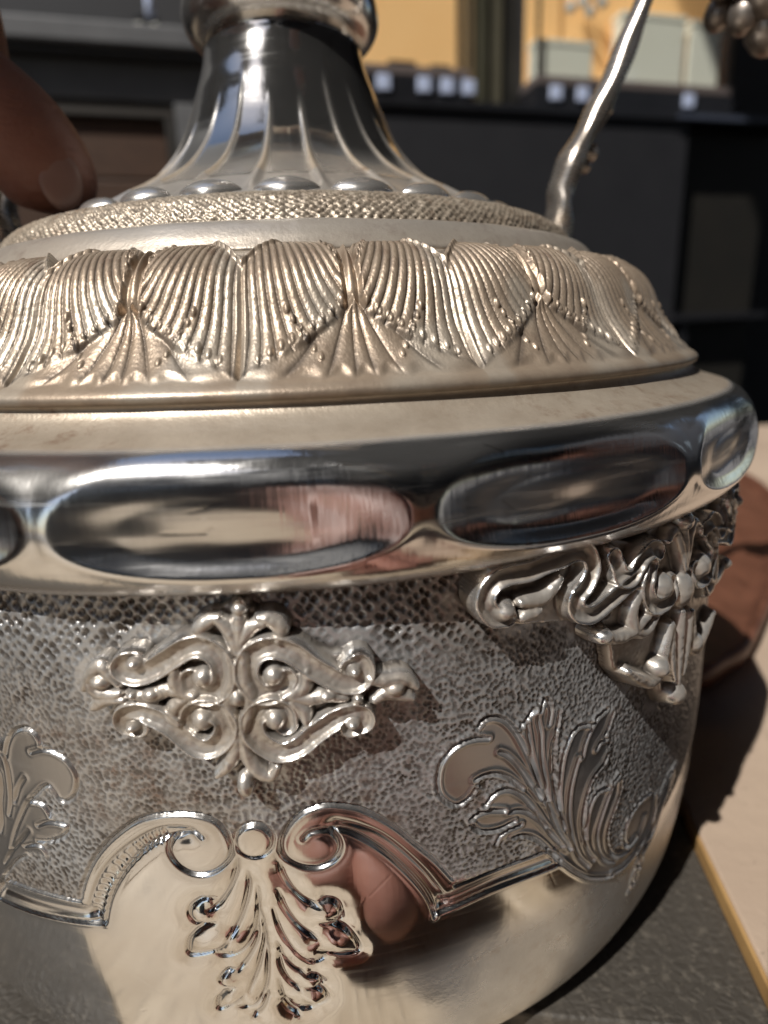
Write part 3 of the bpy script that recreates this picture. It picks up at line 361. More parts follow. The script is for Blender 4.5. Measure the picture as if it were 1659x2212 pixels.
    for k in ('la_in', 'ra_in', 'lo', 'li', 'ro', 'ri'): groove(suv(DATA[k], 8), 0.0026, 0.0048, taper=False, c=0.4, burr=0.001)
    ov = suv(DATA['oval']); groove(ov, 0.003, 0.006, taper=False, c=0.5)
    a0 = np.mean([p[0] for p in ov]); z0 = np.mean([p[1] for p in ov])
    H += 0.006 * np.exp(-(((U - a0) / 0.035) ** 2 + ((V - z0) / 0.03) ** 2) ** 2)
    # hollow moulding between the two border lines, hatched on the left arch
    for k, m_in in (('la_mid', 'la_in'), ('ra_mid', 'ra_in')):
        A = spline(uv(DATA[k]), 60); B = spline(uv(DATA[m_in]), 60)
        mid = [tuple(p) for p in (A + B) / 2]
        D, T = seg_dist(U, V, mid, 0.06)
        H -= 0.0055 * np.exp(-(D / 0.013) ** 2)
        if k == 'la_mid':
            hat = np.exp(-(D / 0.011) ** 4) * (T < 0.8)
            H -= 0.0025 * hat * (0.5 + 0.5 * np.sin(T * 120 + 3 * vnoise(U * 60, V * 60, 3)))
            cav = np.maximum(cav, hat * 0.3 * (0.5 + 0.5 * np.sin(T * 120)))
        groove([tuple(p) for p in A], 0.0028, 0.004, c=0.5)
    for k in ('lm', 'rm'):
        D, T = seg_dist(U, V, suv(DATA[k], 8), 0.05); H -= 0.006 * np.exp(-(D / 0.011) ** 2)
    # hand-raised unevenness of the polished sheet
    H += 0.0016 * (vnoise(U * 5, V * 6, 21) - 0.5) + 0.0007 * (vnoise(U * 13, V * 12, 22) - 0.5)
    sheet = sstep(math.radians(60), math.radians(56), np.abs(th))[:, None]
    H = H * sheet
    # scratches and nicks on the polished sheet
    for _ in range(45):
        x, y = rng.uniform(-0.95, 0.95), rng.uniform(-1.12, -0.72); a = rng.uniform(0, 3.14); l = rng.uniform(0.008, 0.05)
        D, T = seg_dist(U, V, [(x, y), (x + l * math.cos(a), y + l * math.sin(a))], 0.006); H -= 0.00018 * np.exp(-(D / 0.0014) ** 2)
    worked = np.clip(g + 0.06 * blur(fanm.astype(float), 2), 0, 1); worked = np.maximum(worked, lines * 0.9 * (U > 0))
    wn = vnoise(U * 9, V * 9, 27) - 0.5
    dull = sstep(0.02, 0.20, U + 0.10 * wn) * sstep(-0.84, -0.93, V + 0.04 * wn) * sheet * (1 - g)
    worked = np.maximum(worked, 0.68 * dull); satin = np.clip(np.maximum(blur(fanm.astype(float), 2), 0.45 * soft), 0, 1) * (1 - g)
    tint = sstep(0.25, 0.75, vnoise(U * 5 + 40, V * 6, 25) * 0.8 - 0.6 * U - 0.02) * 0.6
    P = revolve(RZ, th, H, prof_normals(RZ))
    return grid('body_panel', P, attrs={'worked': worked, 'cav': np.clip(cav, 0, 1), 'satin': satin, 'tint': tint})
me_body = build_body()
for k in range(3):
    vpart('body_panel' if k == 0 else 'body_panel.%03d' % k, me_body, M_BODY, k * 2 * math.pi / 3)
base_rz = spline([(0.78, -1.1985), (0.60, -1.196), (0.3, -1.19), (0.02, -1.19)], 12)
P = revolve(base_rz, np.linspace(0, 2 * np.pi, 96, endpoint=False)); vpart('base', grid('base', P, wrap=True), M_HANDLE)

# rim with its row of pressed ovals ------------------------------------------
def build_rim():
    RZ0 = spline([(0.897, -0.064), (0.892, -0.070), (0.892, -0.077), (0.900, -0.087), (0.918, -0.098), (0.942, -0.106), (0.962, -0.113), (0.982, -0.126),
                  (0.998, -0.146), (1.008, -0.170), (1.013, -0.200), (1.011, -0.230), (1.003, -0.254), (0.989, -0.271), (0.970, -0.280), (0.950, -0.281), (0.942, -0.274)], 2000)
    RZ = arc_resample(RZ0, 150)
    n = 1500
    th = np.linspace(0, 2 * np.pi, n, endpoint=False)
    U = th[:, None] + 0 * RZ[None, :, 0]; V = RZ[None, :, 1] + 0 * th[:, None]
    ph = ((np.degrees(U) - 18.65 + 12) % 24) - 12
    cell = np.floor((np.degrees(U) - 18.65 + 12) / 24)
    dx = ph / 11.1; dz = (V + 0.181) / 0.066
    outer = sstep(0.955, 0.975, RZ[:, 0])[None, :] * np.ones_like(U)
    dz = dz + 0.34 * np.clip(1 - dz ** 2 - 0.6 * dx ** 2, 0, 1)
    q = (np.abs(dx) ** 2.3 + np.abs(dz) ** 2.3) ** (1 / 2.3)
    dep = 0.0215 + 0.004 * (hash2(cell, 1.0) - 0.5)
    w = np.clip(1 - q ** 2, 0, None)
    H = -dep * (0.72 * w ** 1.15 + 0.28 * (1 - sstep(0.62, 1.05, q))) * outer
    # soft raised lip around each oval
    H += 0.0014 * np.exp(-((q - 1.05) / 0.09) ** 2) * outer
    cov = sstep(0.970, 0.952, RZ[:, 0])[None, :] * sstep(-0.14, -0.12, RZ[:, 1])[None, :] * np.ones_like(U)
    H += 0.0010 * (vnoise(U * 9, V * 22, 31) - 0.5) + 0.0006 * (vnoise(U * 21, V * 40, 32) - 0.5)
    cav = np.zeros_like(U)
    # dents and nicks seen in the ovals
    for a, z, da, dz_, d in ((-7.8, -0.17, 1.2, 0.004, .003), (-6.8, -0.165, 1.0, 0.006, .003), (-9.5, -0.195, 2.6, -0.001, .003), (-7.0, -0.196, 0.5, 0.006, .003), (11.5, -0.125, 1.0, -0.006, .003), (12.4, -0.185, 1.0, -0.016, .003)):
        a0, a1 = math.radians(a), math.radians(a + da)
        Us = (U + np.pi) % (2 * np.pi) - np.pi
        t = np.clip(((Us - a0) * (a1 - a0) + (V - z) * dz_) / ((a1 - a0) ** 2 + dz_ ** 2), 0, 1)
        D = np.hypot(Us - a0 - t * (a1 - a0), V - z - t * dz_)
        e = np.exp(-(D / 0.0017) ** 2); H -= d * 0.06 * e; cav = np.maximum(cav, np.exp(-(D / 0.0011) ** 2) * 0.8)
    worked = np.clip(cov * 0.92 + 0.07 * outer * sstep(-0.16, -0.125, V) * sstep(0.9, 1.05, q) + 0.30 * sstep(-0.247, -0.262, V), 0, 1)
    P = revolve(RZ, th, H, prof_normals(RZ))
    return grid('rim', P, wrap=True, attrs={'worked': worked, 'cav': cav})
vpart('rim', build_rim(), M_RIM)

# band of palmettes: eighteen equal leaves ----------------------------------
def build_palmette():
    RZ0 = spline([(0.700, 0.1195), (0.722, 0.116), (0.742, 0.109), (0.761, 0.099), (0.780, 0.081), (0.794, 0.058), (0.805, 0.031), (0.818, 0.006), (0.835, -0.015),
                  (0.856, -0.037), (0.874, -0.050), (0.889, -0.058), (0.894, -0.064), (0.888, -0.069)], 2000)
    nu, nv = 300, 260
    RZ = arc_resample(RZ0, nv)
    th = np.radians(np.linspace(-10, 10, nu))
    s = np.linspace(0, 1, nv)[None, :]; a = np.linspace(-1, 1, nu)[:, None]
    A = np.abs(a) + 0 * s; Sx = s + 0 * a; sg = np.sign(a)
    mid = 0.45
    sb = mid + 0.43 * np.clip(A, 0, 1) ** 0.75                       # upper edge of the lower fan
    fan = sstep(-0.015, 0.03, Sx - sb)
    leaf = (1 - fan) * sstep(0.03, 0.09, A - 0.015)
    # leaf: rounded shoulders, curling ribs that run from the top edge down towards the stem
    stp = 0.055 + 0.21 * np.clip((A - 0.60) / 0.40, 0, 1) ** 2 + 0.12 * np.clip((0.24 - A) / 0.24, 0, 1) ** 2
    lm = sstep(0.0, 0.05, Sx - stp) * sstep(1.0, 0.955, A) * sstep(0.02, 0.07, A)
    wob = 0.008 * (vnoise(a * 6 + 20, s * 6, 41) - 0.5)
    ph = A + 0.85 * np.clip(Sx - 0.05, 0, 1) * (1 - A) ** 1.25 + 0.05 * np.sin(Sx * 3.0) * A + wob
    saw = np.abs(np.sin(np.pi * ph / 0.066))
    ribs = saw ** 0.5
    dome = np.sin(np.clip(A, 0, 1) * np.pi) ** 0.6 * np.sin(np.clip((Sx - stp + 0.02) / 0.86, 0, 1) * np.pi) ** 0.6
    H = leaf * lm * (0.0038 * ribs * sstep(0.0, 0.12, Sx - stp) + 0.005) + leaf * 0.010 * dome
    H += leaf * 0.0030 * np.exp(-((Sx - stp - 0.025) / 0.022) ** 2) * sstep(0.06, 0.12, A)
    # fan of rays below
    ang = np.arctan2(A * 0.95, np.clip(Sx - mid + 0.05, 0.001, 1)); rad = np.hypot(A * 0.95, Sx - mid + 0.05)
    rsaw = np.abs(np.sin(ang * 8.2 + 0.8 * rad + 1.57)); rays = rsaw ** 0.5
    fl = fan * sstep(0.91, 0.84, Sx + 0.02 * np.cos(ang * 16.4))
    H += fl * (0.0036 * rays * sstep(0.03, 0.2, rad) + 0.002)
    H += 0.007 * fan
    # stem
    stem = np.exp(-(A / (0.030 + 0.06 * sstep(0.2, mid, Sx))) ** 2) * sstep(0.56, 0.42, Sx) * sstep(0.06, 0.16, Sx)
    H += 0.011 * stem
    # Y-shaped fillet between neighbours and the sunk triangle at its top
    edge = np.exp(-((1 - A) / 0.032) ** 2) * sstep(0.92, 0.55, Sx) * sstep(0.16, 0.28, Sx)
    H += 0.009 * edge
    yb = np.abs((1 - A) - 0.36 * np.clip(0.27 - Sx, 0, 1) / 0.2)
    H += 0.006 * np.exp(-(yb / 0.04) ** 2) * sstep(0.31, 0.24, Sx) * sstep(0.06, 0.12, Sx)
    tri = (((1 - A) < 0.34 * np.clip(0.26 - Sx, 0, 1) / 0.2 - 0.04) & (Sx > 0.08)).astype(float)
    H -= 0.006 * blur(tri, 3)
    # grain beads along the curl, along the fan and along the foot
    def beads(line, r, hgt, k):
        nonlocal H
        for n_, (x, y) in enumerate(line):
            d2 = ((A - x) / (r / 1.0)) ** 2 + ((Sx - y) / (r * 1.05)) ** 2
            H = np.maximum(H, H * 0.4 + hgt * np.sqrt(np.clip(1.0 - d2, 0, 1)) + 0.004 * (d2 < 1)) if False else H + (hgt * np.clip(1 - d2, 0, 1) ** 0.6)
    beads([(x, mid - 0.02 + 0.43 * x ** 0.75 - 0.03) for x in np.linspace(0.12, 0.84, 9)], 0.030, 0.0034, 0)
    beads([(0.34 + 0.26 * t, 0.78 - 0.26 * t) for t in np.linspace(0, 1, 6)], 0.027, 0.0034, 1)
    beads([(0.07 + 0.16 * t, 0.30 - 0.2 * t) for t in np.linspace(0, 1, 5)], 0.026, 0.0030, 2)
    # granular punching over the whole leaf
    gr = vnoise(a * 90 + 300, s * 80, 51); H += 0.0005 * (gr - 0.5) * (leaf + fan) * sstep(0.90, 0.80, Sx)
    fade = sstep(0, 0.10, Sx) * sstep(1.0, 0.97, Sx)
    H = H * fade
    cav = np.clip(leaf * lm * (1 - sstep(0.12, 0.62, saw)) * 0.95 + fl * (1 - sstep(0.12, 0.6, rsaw)) * 0.75 + leaf * 0.8 * np.exp(-((Sx - stp + 0.012) / 0.018) ** 2) + np.exp(-((Sx - sb) / 0.02) ** 2) * 0.6 * sstep(0.02, 0.1, A) + blur(tri, 2) * 0.5, 0, 1)
    cav *= 0.45 + 0.75 * vnoise(a * 9 + 50, s * 9, 52)
    cav = np.maximum(cav, np.exp(-((Sx - 0.985) / 0.02) ** 2) * 0.7)
    tint = np.clip(sstep(0.35, 0.75, vnoise(a * 3.3 + 60, s * 4, 53)) * 0.8 + 0.9 * np.exp(-(A / 0.10) ** 2) * sstep(0.15, 0.4, Sx) * sstep(0.8, 0.5, Sx), 0, 1)
    P = revolve(RZ, th, H, prof_normals(RZ))
    return grid('palmette', P, attrs={'worked': np.ones_like(A) * 0.9, 'cav': cav, 'tint': tint})
me_pal = build_palmette()
for k in range(18):
    vpart('palmette' if k == 0 else 'palmette.%03d' % k, me_pal, M_TAR, math.radians(4.7 + 20 * k))

# mouldings and the punched collar -------------------------------------------
def build_collar():
    RZ0 = spline([(0.395, 0.288), (0.44, 0.264), (0.50, 0.238), (0.56, 0.224), (0.60, 0.214), (0.628, 0.196), (0.643, 0.176), (0.650, 0.161), (0.653, 0.158)], 2000)
    RZ = arc_resample(RZ0, 140); n = 1260
    th = np.linspace(0, 2 * np.pi, n, endpoint=False)
    U = th[:, None] * 0.62 + 0 * RZ[None, :, 0]; s = np.linspace(0, 1, 140)[None, :] + 0 * U
    g = sstep(0.38, 0.5, s + 0.05 * np.cos(th * 24 + 0.5)[:, None]) * sstep(1.0, 0.95, s)
    p = pits(U, s * 0.33, 0.0098, 0.3, 0.46, 61)
    rough = vnoise(U / 0.008, s / 0.022, 62)
    H = -g * (0.0038 * p + 0.002 * rough)
    # flutes of the neck run out between the bosses
    ph = ((np.degrees(th)[:, None] + 1.2 + 7.5) % 15 - 7.5) / 15
    H += 0.008 * np.exp(-((0.5 - np.abs(ph)) / 0.08) ** 2) * sstep(0.42, 0.2, s)
    P = revolve(RZ, th, H, prof_normals(RZ))
    return grid('collar', P, wrap=True, attrs={'worked': np.clip(0.55 + g * 0.4, 0, 1), 'cav': g * (0.6 * p + 0.2 * rough)})
vpart('collar', build_collar(), M_TAR)
def build_moulding():
    RZ0 = spline([(0.650, 0.156), (0.653, 0.163), (0.660, 0.166), (0.672, 0.160), (0.686, 0.146), (0.697, 0.131), (0.703, 0.122), (0.702, 0.117), (0.705, 0.114)], 400)
    RZ = arc_resample(RZ0, 40); th = np.linspace(0, 2 * np.pi, 720, endpoint=False)
    U = th[:, None] + 0 * RZ[None, :, 0]
    H = 0.0014 * (vnoise(U * 12, RZ[None, :, 1] * 30 + 0 * U, 71) - 0.5)
    s = np.linspace(0, 1, 40)[None, :] + 0 * U
    return grid('moulding', revolve(RZ, th, H), wrap=True, attrs={'worked': 0.55 + 0.3 * s, 'cav': np.maximum(np.exp(-((s - 0.9) / 0.06) ** 2) * 0.8 * vnoise(U * 60, s * 3, 72), np.exp(-(s / 0.07) ** 2) * 0.8)})
vpart('moulding', build_moulding(), M_TAR)

def build_boss():
    n, m = 33, 19
    P = np.zeros((n, m, 3)); c = np.array([0.497, 0.2415]); tdir = np.array([0.06, -0.022]); tdir /= np.linalg.norm(tdir); nd = np.array([-tdir[1], tdir[0]])
    for i, x in enumerate(np.linspace(-1, 1, n)):
        wd_ = 0.036 * max(0.0, 1 - abs(x) ** 1.7) ** 0.8
        for j, y in enumerate(np.linspace(-1, 1, m)):
            h = 0.022 * max(0.0, 1 - y * y) ** 0.5 * max(0.0, 1 - x * x) ** 0.6 - 0.006
            rz = c + tdir * (y * wd_) + nd * h
            ang = x * 0.058 / rz[0]
            P[i, j] = (rz[0] * math.sin(ang), -rz[0] * math.cos(ang), rz[1])
    return grid('boss', P * S, attrs={'worked': np.full((n, m), 0.30), 'cav': np.zeros((n, m))}, flip=True)
me_boss = build_boss()
for k in range(24):
    vpart('boss' if k == 0 else 'boss.%03d' % k, me_boss, M_RIM, math.radians(-1.2 + 15 * k))

def build_neck():
    RZ0 = spline([(0.150, 0.64), (0.168, 0.632), (0.1755, 0.612), (0.179, 0.592), (0.189, 0.559), (0.204, 0.521), (0.218, 0.483), (0.239, 0.434), (0.267, 0.385), (0.309, 0.339), (0.355, 0.308), (0.400, 0.2855)], 1000)
    RZ = arc_resample(RZ0, 110); th = np.linspace(0, 2 * np.pi, 960, endpoint=False)
    z = RZ[None, :, 1] + 0 * th[:, None]
    ph = ((np.degrees(th)[:, None] + 1.2 + 7.5) % 15 - 7.5) / 15 + 0 * z
    A = sstep(0.50, 0.44, z + 0.03 * np.cos(th * 7)[:, None]) * (0.35 + 0.65 * sstep(0.46, 0.32, z))
    H = A * (0.0052 * np.exp(-((0.5 - np.abs(ph)) / 0.065) ** 2) + 0.0024 * 4 * ph ** 2)
    H += 0.0008 * (vnoise(th[:, None] * 4 + 0 * z, z * 18, 81) - 0.5)
    ridge = A * np.exp(-((0.5 - np.abs(ph)) / 0.09) ** 2)
    P = revolve(RZ, th, H, prof_normals(RZ))
    return grid('neck', P, wrap=True, attrs={'worked': np.clip(0.06 + 0.75 * ridge + 0.40 * sstep(0.37, 0.30, z), 0, 1), 'cav': np.zeros_like(z)})
vpart('neck', build_neck(), M_NECK)
def build_knop():
    RZ = spline([(0.160, 0.622), (0.176, 0.624), (0.196, 0.634), (0.212, 0.655), (0.216, 0.680), (0.208, 0.706), (0.190, 0.722), (0.172, 0.735), (0.166, 0.78), (0.172, 0.86), (0.20, 0.95), (0.26, 1.03), (0.35, 1.09), (0.39, 1.10), (0.385, 1.112), (0.33, 1.10), (0.20, 1.0), (0.12, 0.9)], 160)[::-1]
    th = np.linspace(0, 2 * np.pi, 240, endpoint=False)
    z = RZ[None, :, 1] + 0 * th[:, None]
    return grid('mouth', revolve(RZ, th), wrap=True, attrs={'worked': np.full_like(z, 0.1), 'cav': np.zeros_like(z)})
vpart('mouth', build_knop(), M_RIM)

# applied cast ornaments ------------------------------------------------------
def relief(name, plate, scrolls, ribs, beads, base_h, sc, rb, bd, nu, nv, pad=0.02, lift=0.0):
    """cast ornament as one closed-looking relief on the body: u = angle*RB, v = height"""
    pl = [(p[0], p[1]) for p in plate]
    us = [p[0] for p in pl]; vs = [p[1] for p in pl]
    u = np.linspace(min(us) - pad, max(us) + pad, nu); v = np.linspace(max(vs) + pad, min(vs) - pad, nv)
    U = u[:, None] + 0 * v[None, :]; V = v[None, :] + 0 * u[:, None]
    ins = in_poly(U, V, pl).astype(float)
    soft = blur(ins, 4)
    H = base_h * sstep(0.35, 0.8, soft)
    cav = np.zeros_like(U)
    for st in scrolls:                                     # ribbon with two raised rails and a hollow between
        pts = [tuple(p) for p in spline(st, len(st) * 6)]
        w, h = sc
        D, T = seg_dist(U, V, pts, w * 1.6)
        x = D / w
        r_ = h * sstep(1.0, 0.82, x) * (0.62 + 0.38 * np.exp(-((x - 0.74) / 0.17) ** 2) - 0.12 * np.exp(-(x / 0.3) ** 2))
        r_ = r_ * (0.75 + 0.25 * sstep(0, 0.12, np.minimum(T, 1 - T)))
        H = np.maximum(H, base_h * (x < 1) + r_)
        cav = np.maximum(cav, 0.5 * np.exp(-((x - 1.05) / 0.12) ** 2))
    for st in ribs:
        pts = [tuple(p) for p in spline(st, max(8, len(st) * 6))]
        w, h = rb
        D, T = seg_dist(U, V, pts, w * 1.6)
        ww = w * (0.55 + 0.45 * np.sin(np.pi * np.clip(T * 0.9 + 0.1, 0, 1)))
        H = np.maximum(H, base_h * (D < ww) + h * np.sqrt(np.clip(1 - (D / ww) ** 2, 0, 1)))
    for (x, y, ra, rz) in beads:
        q = ((U - x) / ra) ** 2 + ((V - y) / rz) ** 2
        H = np.maximum(H, base_h * (q < 1) + bd * np.sqrt(np.clip(1 - q, 0, 1)))
        cav = np.maximum(cav, 0.6 * np.exp(-((np.sqrt(q) - 1.1) / 0.12) ** 2))
    mask = H > 1e-4
    H = blur(H, 1)
    gr = vnoise(U / 0.006, V / 0.006, 91); H = H + 0.0012 * (gr - 0.5) * mask
    # grow the mask by two cells whose height drops below the wall, so the casting has sides
    m2 = mask.copy()
    for _ in range(2):
        m3 = m2.copy(); m3[1:] |= m2[:-1]; m3[:-1] |= m2[1:]; m3[:, 1:] |= m2[:, :-1]; m3[:, :-1] |= m2[:, 1:]; m2 = m3
    r0 = np.interp(V, BODY[::-1, 1], BODY[::-1, 0])
    rr = np.where(mask, r0 + H + lift, r0 - 0.012)
    P = np.stack([rr * np.sin(U / RB), -rr * np.cos(U / RB), V], -1) * S
    wk = np.clip(0.50 + 0.5 * vnoise(U * 25, V * 25, 92) - np.clip((H - blur(H, 3)) / 0.004, 0, 1) * 0.6, 0.04, 1)
    cav = np.maximum(cav * 0.8, np.clip((blur(H, 6) - H) / 0.005, 0, 1) * 1.0)
    return grid(name, P, attrs={'worked': wk, 'cav': np.clip(cav, 0, 1)}, mask=m2)
def rot0(L_, th0): return [((math.radians(a - th0)) * RB, z) for a, z in L_]
d = DATA['dia']; TH0 = -7.4
me_dia = relief('diamond_mount', rot0(d['plate'], TH0), [rot0(s, TH0) for s in d['scroll']], [rot0(s, TH0) for s in d['rib']],
                [(math.radians(a - TH0) * RB, z, math.radians(ra) * RB, rz) for a, z, ra, rz in d['bead']], 0.015, (0.0170, 0.017), (0.012, 0.016), 0.021, 600, 460)
for k in range(4):
    vpart('diamond_mount' if k == 0 else 'diamond_mount.%03d' % k, me_dia, M_CAST, math.radians(TH0 + 90 * k))
half = dict(
 scroll=[[(-20.2, .045), (-21.3, .05), (-22, .07), (-21.5, .09), (-20.3, .10), (-18.5, .10), (-17, .105), (-15.5, .108), (-14.2, .112), (-13, .105), (-12.6, .085), (-13.2, .065), (-14.2, .05), (-14, .03), (-12.5, .022), (-10.5, .035), (-8.5, .045), (-6.5, .05)],
         [(-9.9, .089), (-9.5, .062), (-8.2, .055), (-7, .075), (-5.5, .085), (-4.2, .075)],
         [(-5.2, .06), (-6.2, .035), (-5.6, .005), (-4.2, -.005), (-2.6, .0), (-2.2, .02)]],
 rib=[[(-6.8, .03), (-7.6, .0), (-7.2, -.03), (-5.6, -.04), (-4.4, -.02)], [(-11, -.018), (-9.5, -.03), (-7.5, -.03), (-5, -.01)],
      [(-8, -.09), (-6.5, -.11), (-4.5, -.13), (-3, -.12), (-2.6, -.09), (-2, -.05)], [(-1.8, -.05), (-1.5, -.1), (-.8, -.15)],
      [(0, .03), (-.8, .07), (-1.8, .095), (-3, .085)], [(-19, .06), (-17, .06), (-15.5, .08)], [(-19, .04), (-17.5, .045)]],
 bead=[(-3.6, .018, 1.4, .024), (-3.3, -.112, 1.2, .018), (-20.4, .055, 1.0, .016), (-11.2, -.018, 1.0, .014)])
def cu(p): return (math.radians(p[0]) * RB, p[1] - 0.385)
def mir(L_): return [(-p[0],) + tuple(p[1:]) for p in L_]
cs, cr, cb = [], [], []
for f in (lambda x: x, mir):
    cs += [[cu(p) for p in f(s)] for s in half['scroll']]; cr += [[cu(p) for p in f(s)] for s in half['rib']]
    cb += [(*cu(p), math.radians(p[2]) * RB, p[3]) for p in f(half['bead'])]
cr += [[cu(p) for p in ((0, -.04), (0, -.1), (0, -.16))], [cu(p) for p in ((0, .04), (0, .12))]]
cb += [(*cu((0, -.004)), math.radians(1.6) * RB, .032), (*cu((0, -.18)), math.radians(1.3) * RB, .022), (*cu((0, .105)), math.radians(1.2) * RB, .02)]
cpl = [cu(p) for p in plate_l] + [cu((-p[0], p[1])) for p in plate_l[::-1][1:-1]]
me_cross = relief('cross_mount', cpl, cs, cr, cb, 0.017, (0.0165, 0.024), (0.013, 0.020), 0.028, 620, 330, lift=0.003)
for k in range(4):
    vpart('cross_mount' if k == 0 else 'cross_mount.%03d' % k, me_cross, M_CAST, math.radians(33.3 + 90 * k))

# handles -------------------------------------------------------------------
hp = spline([(0.650, 0, 0.175), (0.662, 0, 0.24), (0.660, 0, 0.30), (0.668, 0, 0.345), (0.697, 0, 0.415), (0.750, 0, 0.506), (0.802, 0, 0.613), (0.850, 0, 0.736), (0.885, 0, 0.84), (0.93, 0, 0.92), (0.99, 0, 0.94), (1.045, 0, 0.90), (1.062, 0, 0.83), (1.06, 0, 0.78)], 90)
tt = np.linspace(0, 1, 90)
bx = 0.030 - 0.008 * sstep(0.2, 0.6, tt) + 0.004 * np.exp(-((tt - 0.38) / 0.03) ** 2); by = 0.050 - 0.02 * sstep(0.15, 0.6, tt)
bx = bx * (1 + 0.10 * np.sin(tt * 31) + 0.07 * np.sin(tt * 67 + 1)); by = by * (1 + 0.08 * np.sin(tt * 43 + 2))
me_handle = tube('handle', hp, list(zip(by, bx)), 20)
def berry_bm(bm, c, r, sq=1.3, axis=None):
    res = bmesh.ops.create_icosphere(bm, subdivisions=2, radius=1.0)
    q = Vector(axis or (0, 0, -1)).to_track_quat('Z', 'Y').to_matrix()
    for v in res['verts']:
        p = v.co.copy(); p.z *= sq; p *= (1 - 0.18 * max(0, p.z / sq)); v.co = (q @ p * r + Vector(c)) * S
for sgn in (1, -1):
    h = vpart('handle' if sgn > 0 else 'handle.001', me_handle, M_HANDLE, 0 if sgn > 0 else math.pi)
    vpart('socket', tube('socket', [(0.645, 0, 0.150), (0.652, 0, 0.178), (0.657, 0, 0.200), (0.660, 0, 0.215)], [(.085, .052), (.078, .046), (.066, .040), (.052, .033)], 20), M_HANDLE, parent=h)
    for q, (x, z, r) in enumerate(((0.735, 0.415, 0.020), (0.722, 0.385, 0.016), (0.775, 0.51, 0.014))):
        bm = bmesh.new(); berry_bm(bm, (x, -0.006, z), r, 1.2, (0.4, 0, 1))
        for f in bm.faces: f.smooth = True
        me = bpy.data.meshes.new('knot'); bm.to_mesh(me); bm.free(); vpart('knot', me, M_HANDLE, parent=h)
    buds = [(1.158, -0.02, 0.668, 0.050, (0.35, 0, -1)), (1.125, -0.05, 0.735, 0.055, (0.1, -.2, -1)), (1.095, -0.02, 0.70, 0.040, (-0.2, 0, -1)), (1.165, 0.0, 0.735, 0.036, (0.5, 0, -1)),
            (1.085, -0.04, 0.785, 0.055, (-0.5, 0, -1)), (1.04, -0.01, 0.765, 0.034, (-1, 0, -.6)), (1.14, 0.02, 0.80, 0.055, (0.3, 0, -.6)), (1.10, -0.03, 0.845, 0.060, (0, 0, -1)), (1.005, -0.01, 0.775, 0.022, (-1, 0, -.5)),
            (1.06, 0.03, 0.72, 0.034, (-.3, 0, -1)), (1.13, -0.02, 0.695, 0.034, (0.2, -.1, -1)), (1.03, 0.0, 0.82, 0.045, (-1, 0, -.2)), (1.175, -0.01, 0.80, 0.034, (0.7, 0, -.5)), (1.06, -0.06, 0.81, 0.030, (-.4, -.3, -1))]
    for (x, y, z, r, ax) in buds:
        bm = bmesh.new(); berry_bm(bm, (x, y, z), r, 1.35, ax)
        for f in bm.faces: f.smooth = True
        me = bpy.data.meshes.new('leaf_bud'); bm.to_mesh(me); bm.free()
        vpart('leaf_bud', me, M_FINIAL, parent=h)

# ------------------------------------------------------------------ TABLE AND WHAT LIES ON IT
def wood(name, c1, c2, rough=0.55, sc=(14, 2.2, 14), bs=0.25):
    m, nt, b = mat(name)
    tc = N(nt, 'ShaderNodeTexCoord').outputs['Object']
    g = noise(nt, mapping(nt, tc, sc), 9, 6, 0.65, 1.2); f = noise(nt, mapping(nt, tc, (sc[0] * 6, sc[1] * 3, sc[2] * 6)), 14, 3, 0.6)
    c = mixc(nt, ramp(nt, g, [(0.3, 0.0), (0.7, 1.0)]), c1, c2)
    c = mixc(nt, ramp(nt, f, [(0.54, 0.0), (0.70, 0.75)]), c, tuple(x * 0.40 for x in c2))
    L(nt, c, b.inputs['Base Color']); b.inputs['Roughness'].default_value = rough
    L(nt, bump(nt, f, bs, 0.0006), b.inputs['Normal']); return m
M_PLANK = wood('pale_oak', (0.55, 0.455, 0.34), (0.34, 0.265, 0.18))
M_LEG = wood('dark_oak', (0.16, 0.10, 0.06), (0.10, 0.06, 0.035))
TT = -1.25                                               # table top
table = tag(empty('wooden_table', (-1.0 * S, 0, -12.0 * S)), 'pale plank table in the sun under the leather mat and slab', 'table')
me_p = None
for k in range(11):
    x0 = -8.0 + k * 1.42
    if me_p is None:
        o = box('plank', -0.70, 0.70, -6.9, 5.4, -0.35, 0.0, M_PLANK, table, 0.02); me_p = o.data
    else: o = link('plank.%03d' % k, me_p, M_PLANK, table)
    o.location = ((x0 + 1.0 + 0.71) * S, 0, (TT + 12.0) * S)
for k, (x, y) in enumerate(((-7, -6), (6.2, -6), (-7, 4.4), (6.2, 4.4))):
    box('leg' if k == 0 else 'leg.%03d' % k, x - 0.5, x + 0.5, y - 0.5, y + 0.5, 0.0, 12.0 + TT - 0.353, M_LEG, table, 0.03)

# leather mat
def leather_mat():
    m, nt, b = mat('dark_leather')
    tc = N(nt, 'ShaderNodeTexCoord').outputs['Object']
    v = N(nt, 'ShaderNodeTexVoronoi', feature='DISTANCE_TO_EDGE'); v.inputs['Scale'].default_value = 620; L(nt, mapping(nt, tc, (1, 1.25, 1)), v.inputs['Vector'])
    n1 = noise(nt, tc, 40, 4, 0.6); n2 = noise(nt, tc, 900, 3, 0.6)
    c = mixc(nt, ramp(nt, n1, [(0.3, 0.0), (0.7, 1.0)]), (0.066, 0.057, 0.047), (0.043, 0.037, 0.030))
    c = mixc(nt, ramp(nt, n2, [(0.54, 0.0), (0.74, 0.7)]), c, (0.15, 0.13, 0.105))
    L(nt, c, b.inputs['Base Color']); b.inputs['Roughness'].default_value = 0.62
    h = math_(nt, 'ADD', math_(nt, 'MULTIPLY', v.outputs['Distance'], 1.0), math_(nt, 'MULTIPLY', n2, 0.25))
    L(nt, bump(nt, h, 0.5, 0.0006), b.inputs['Normal']); return m
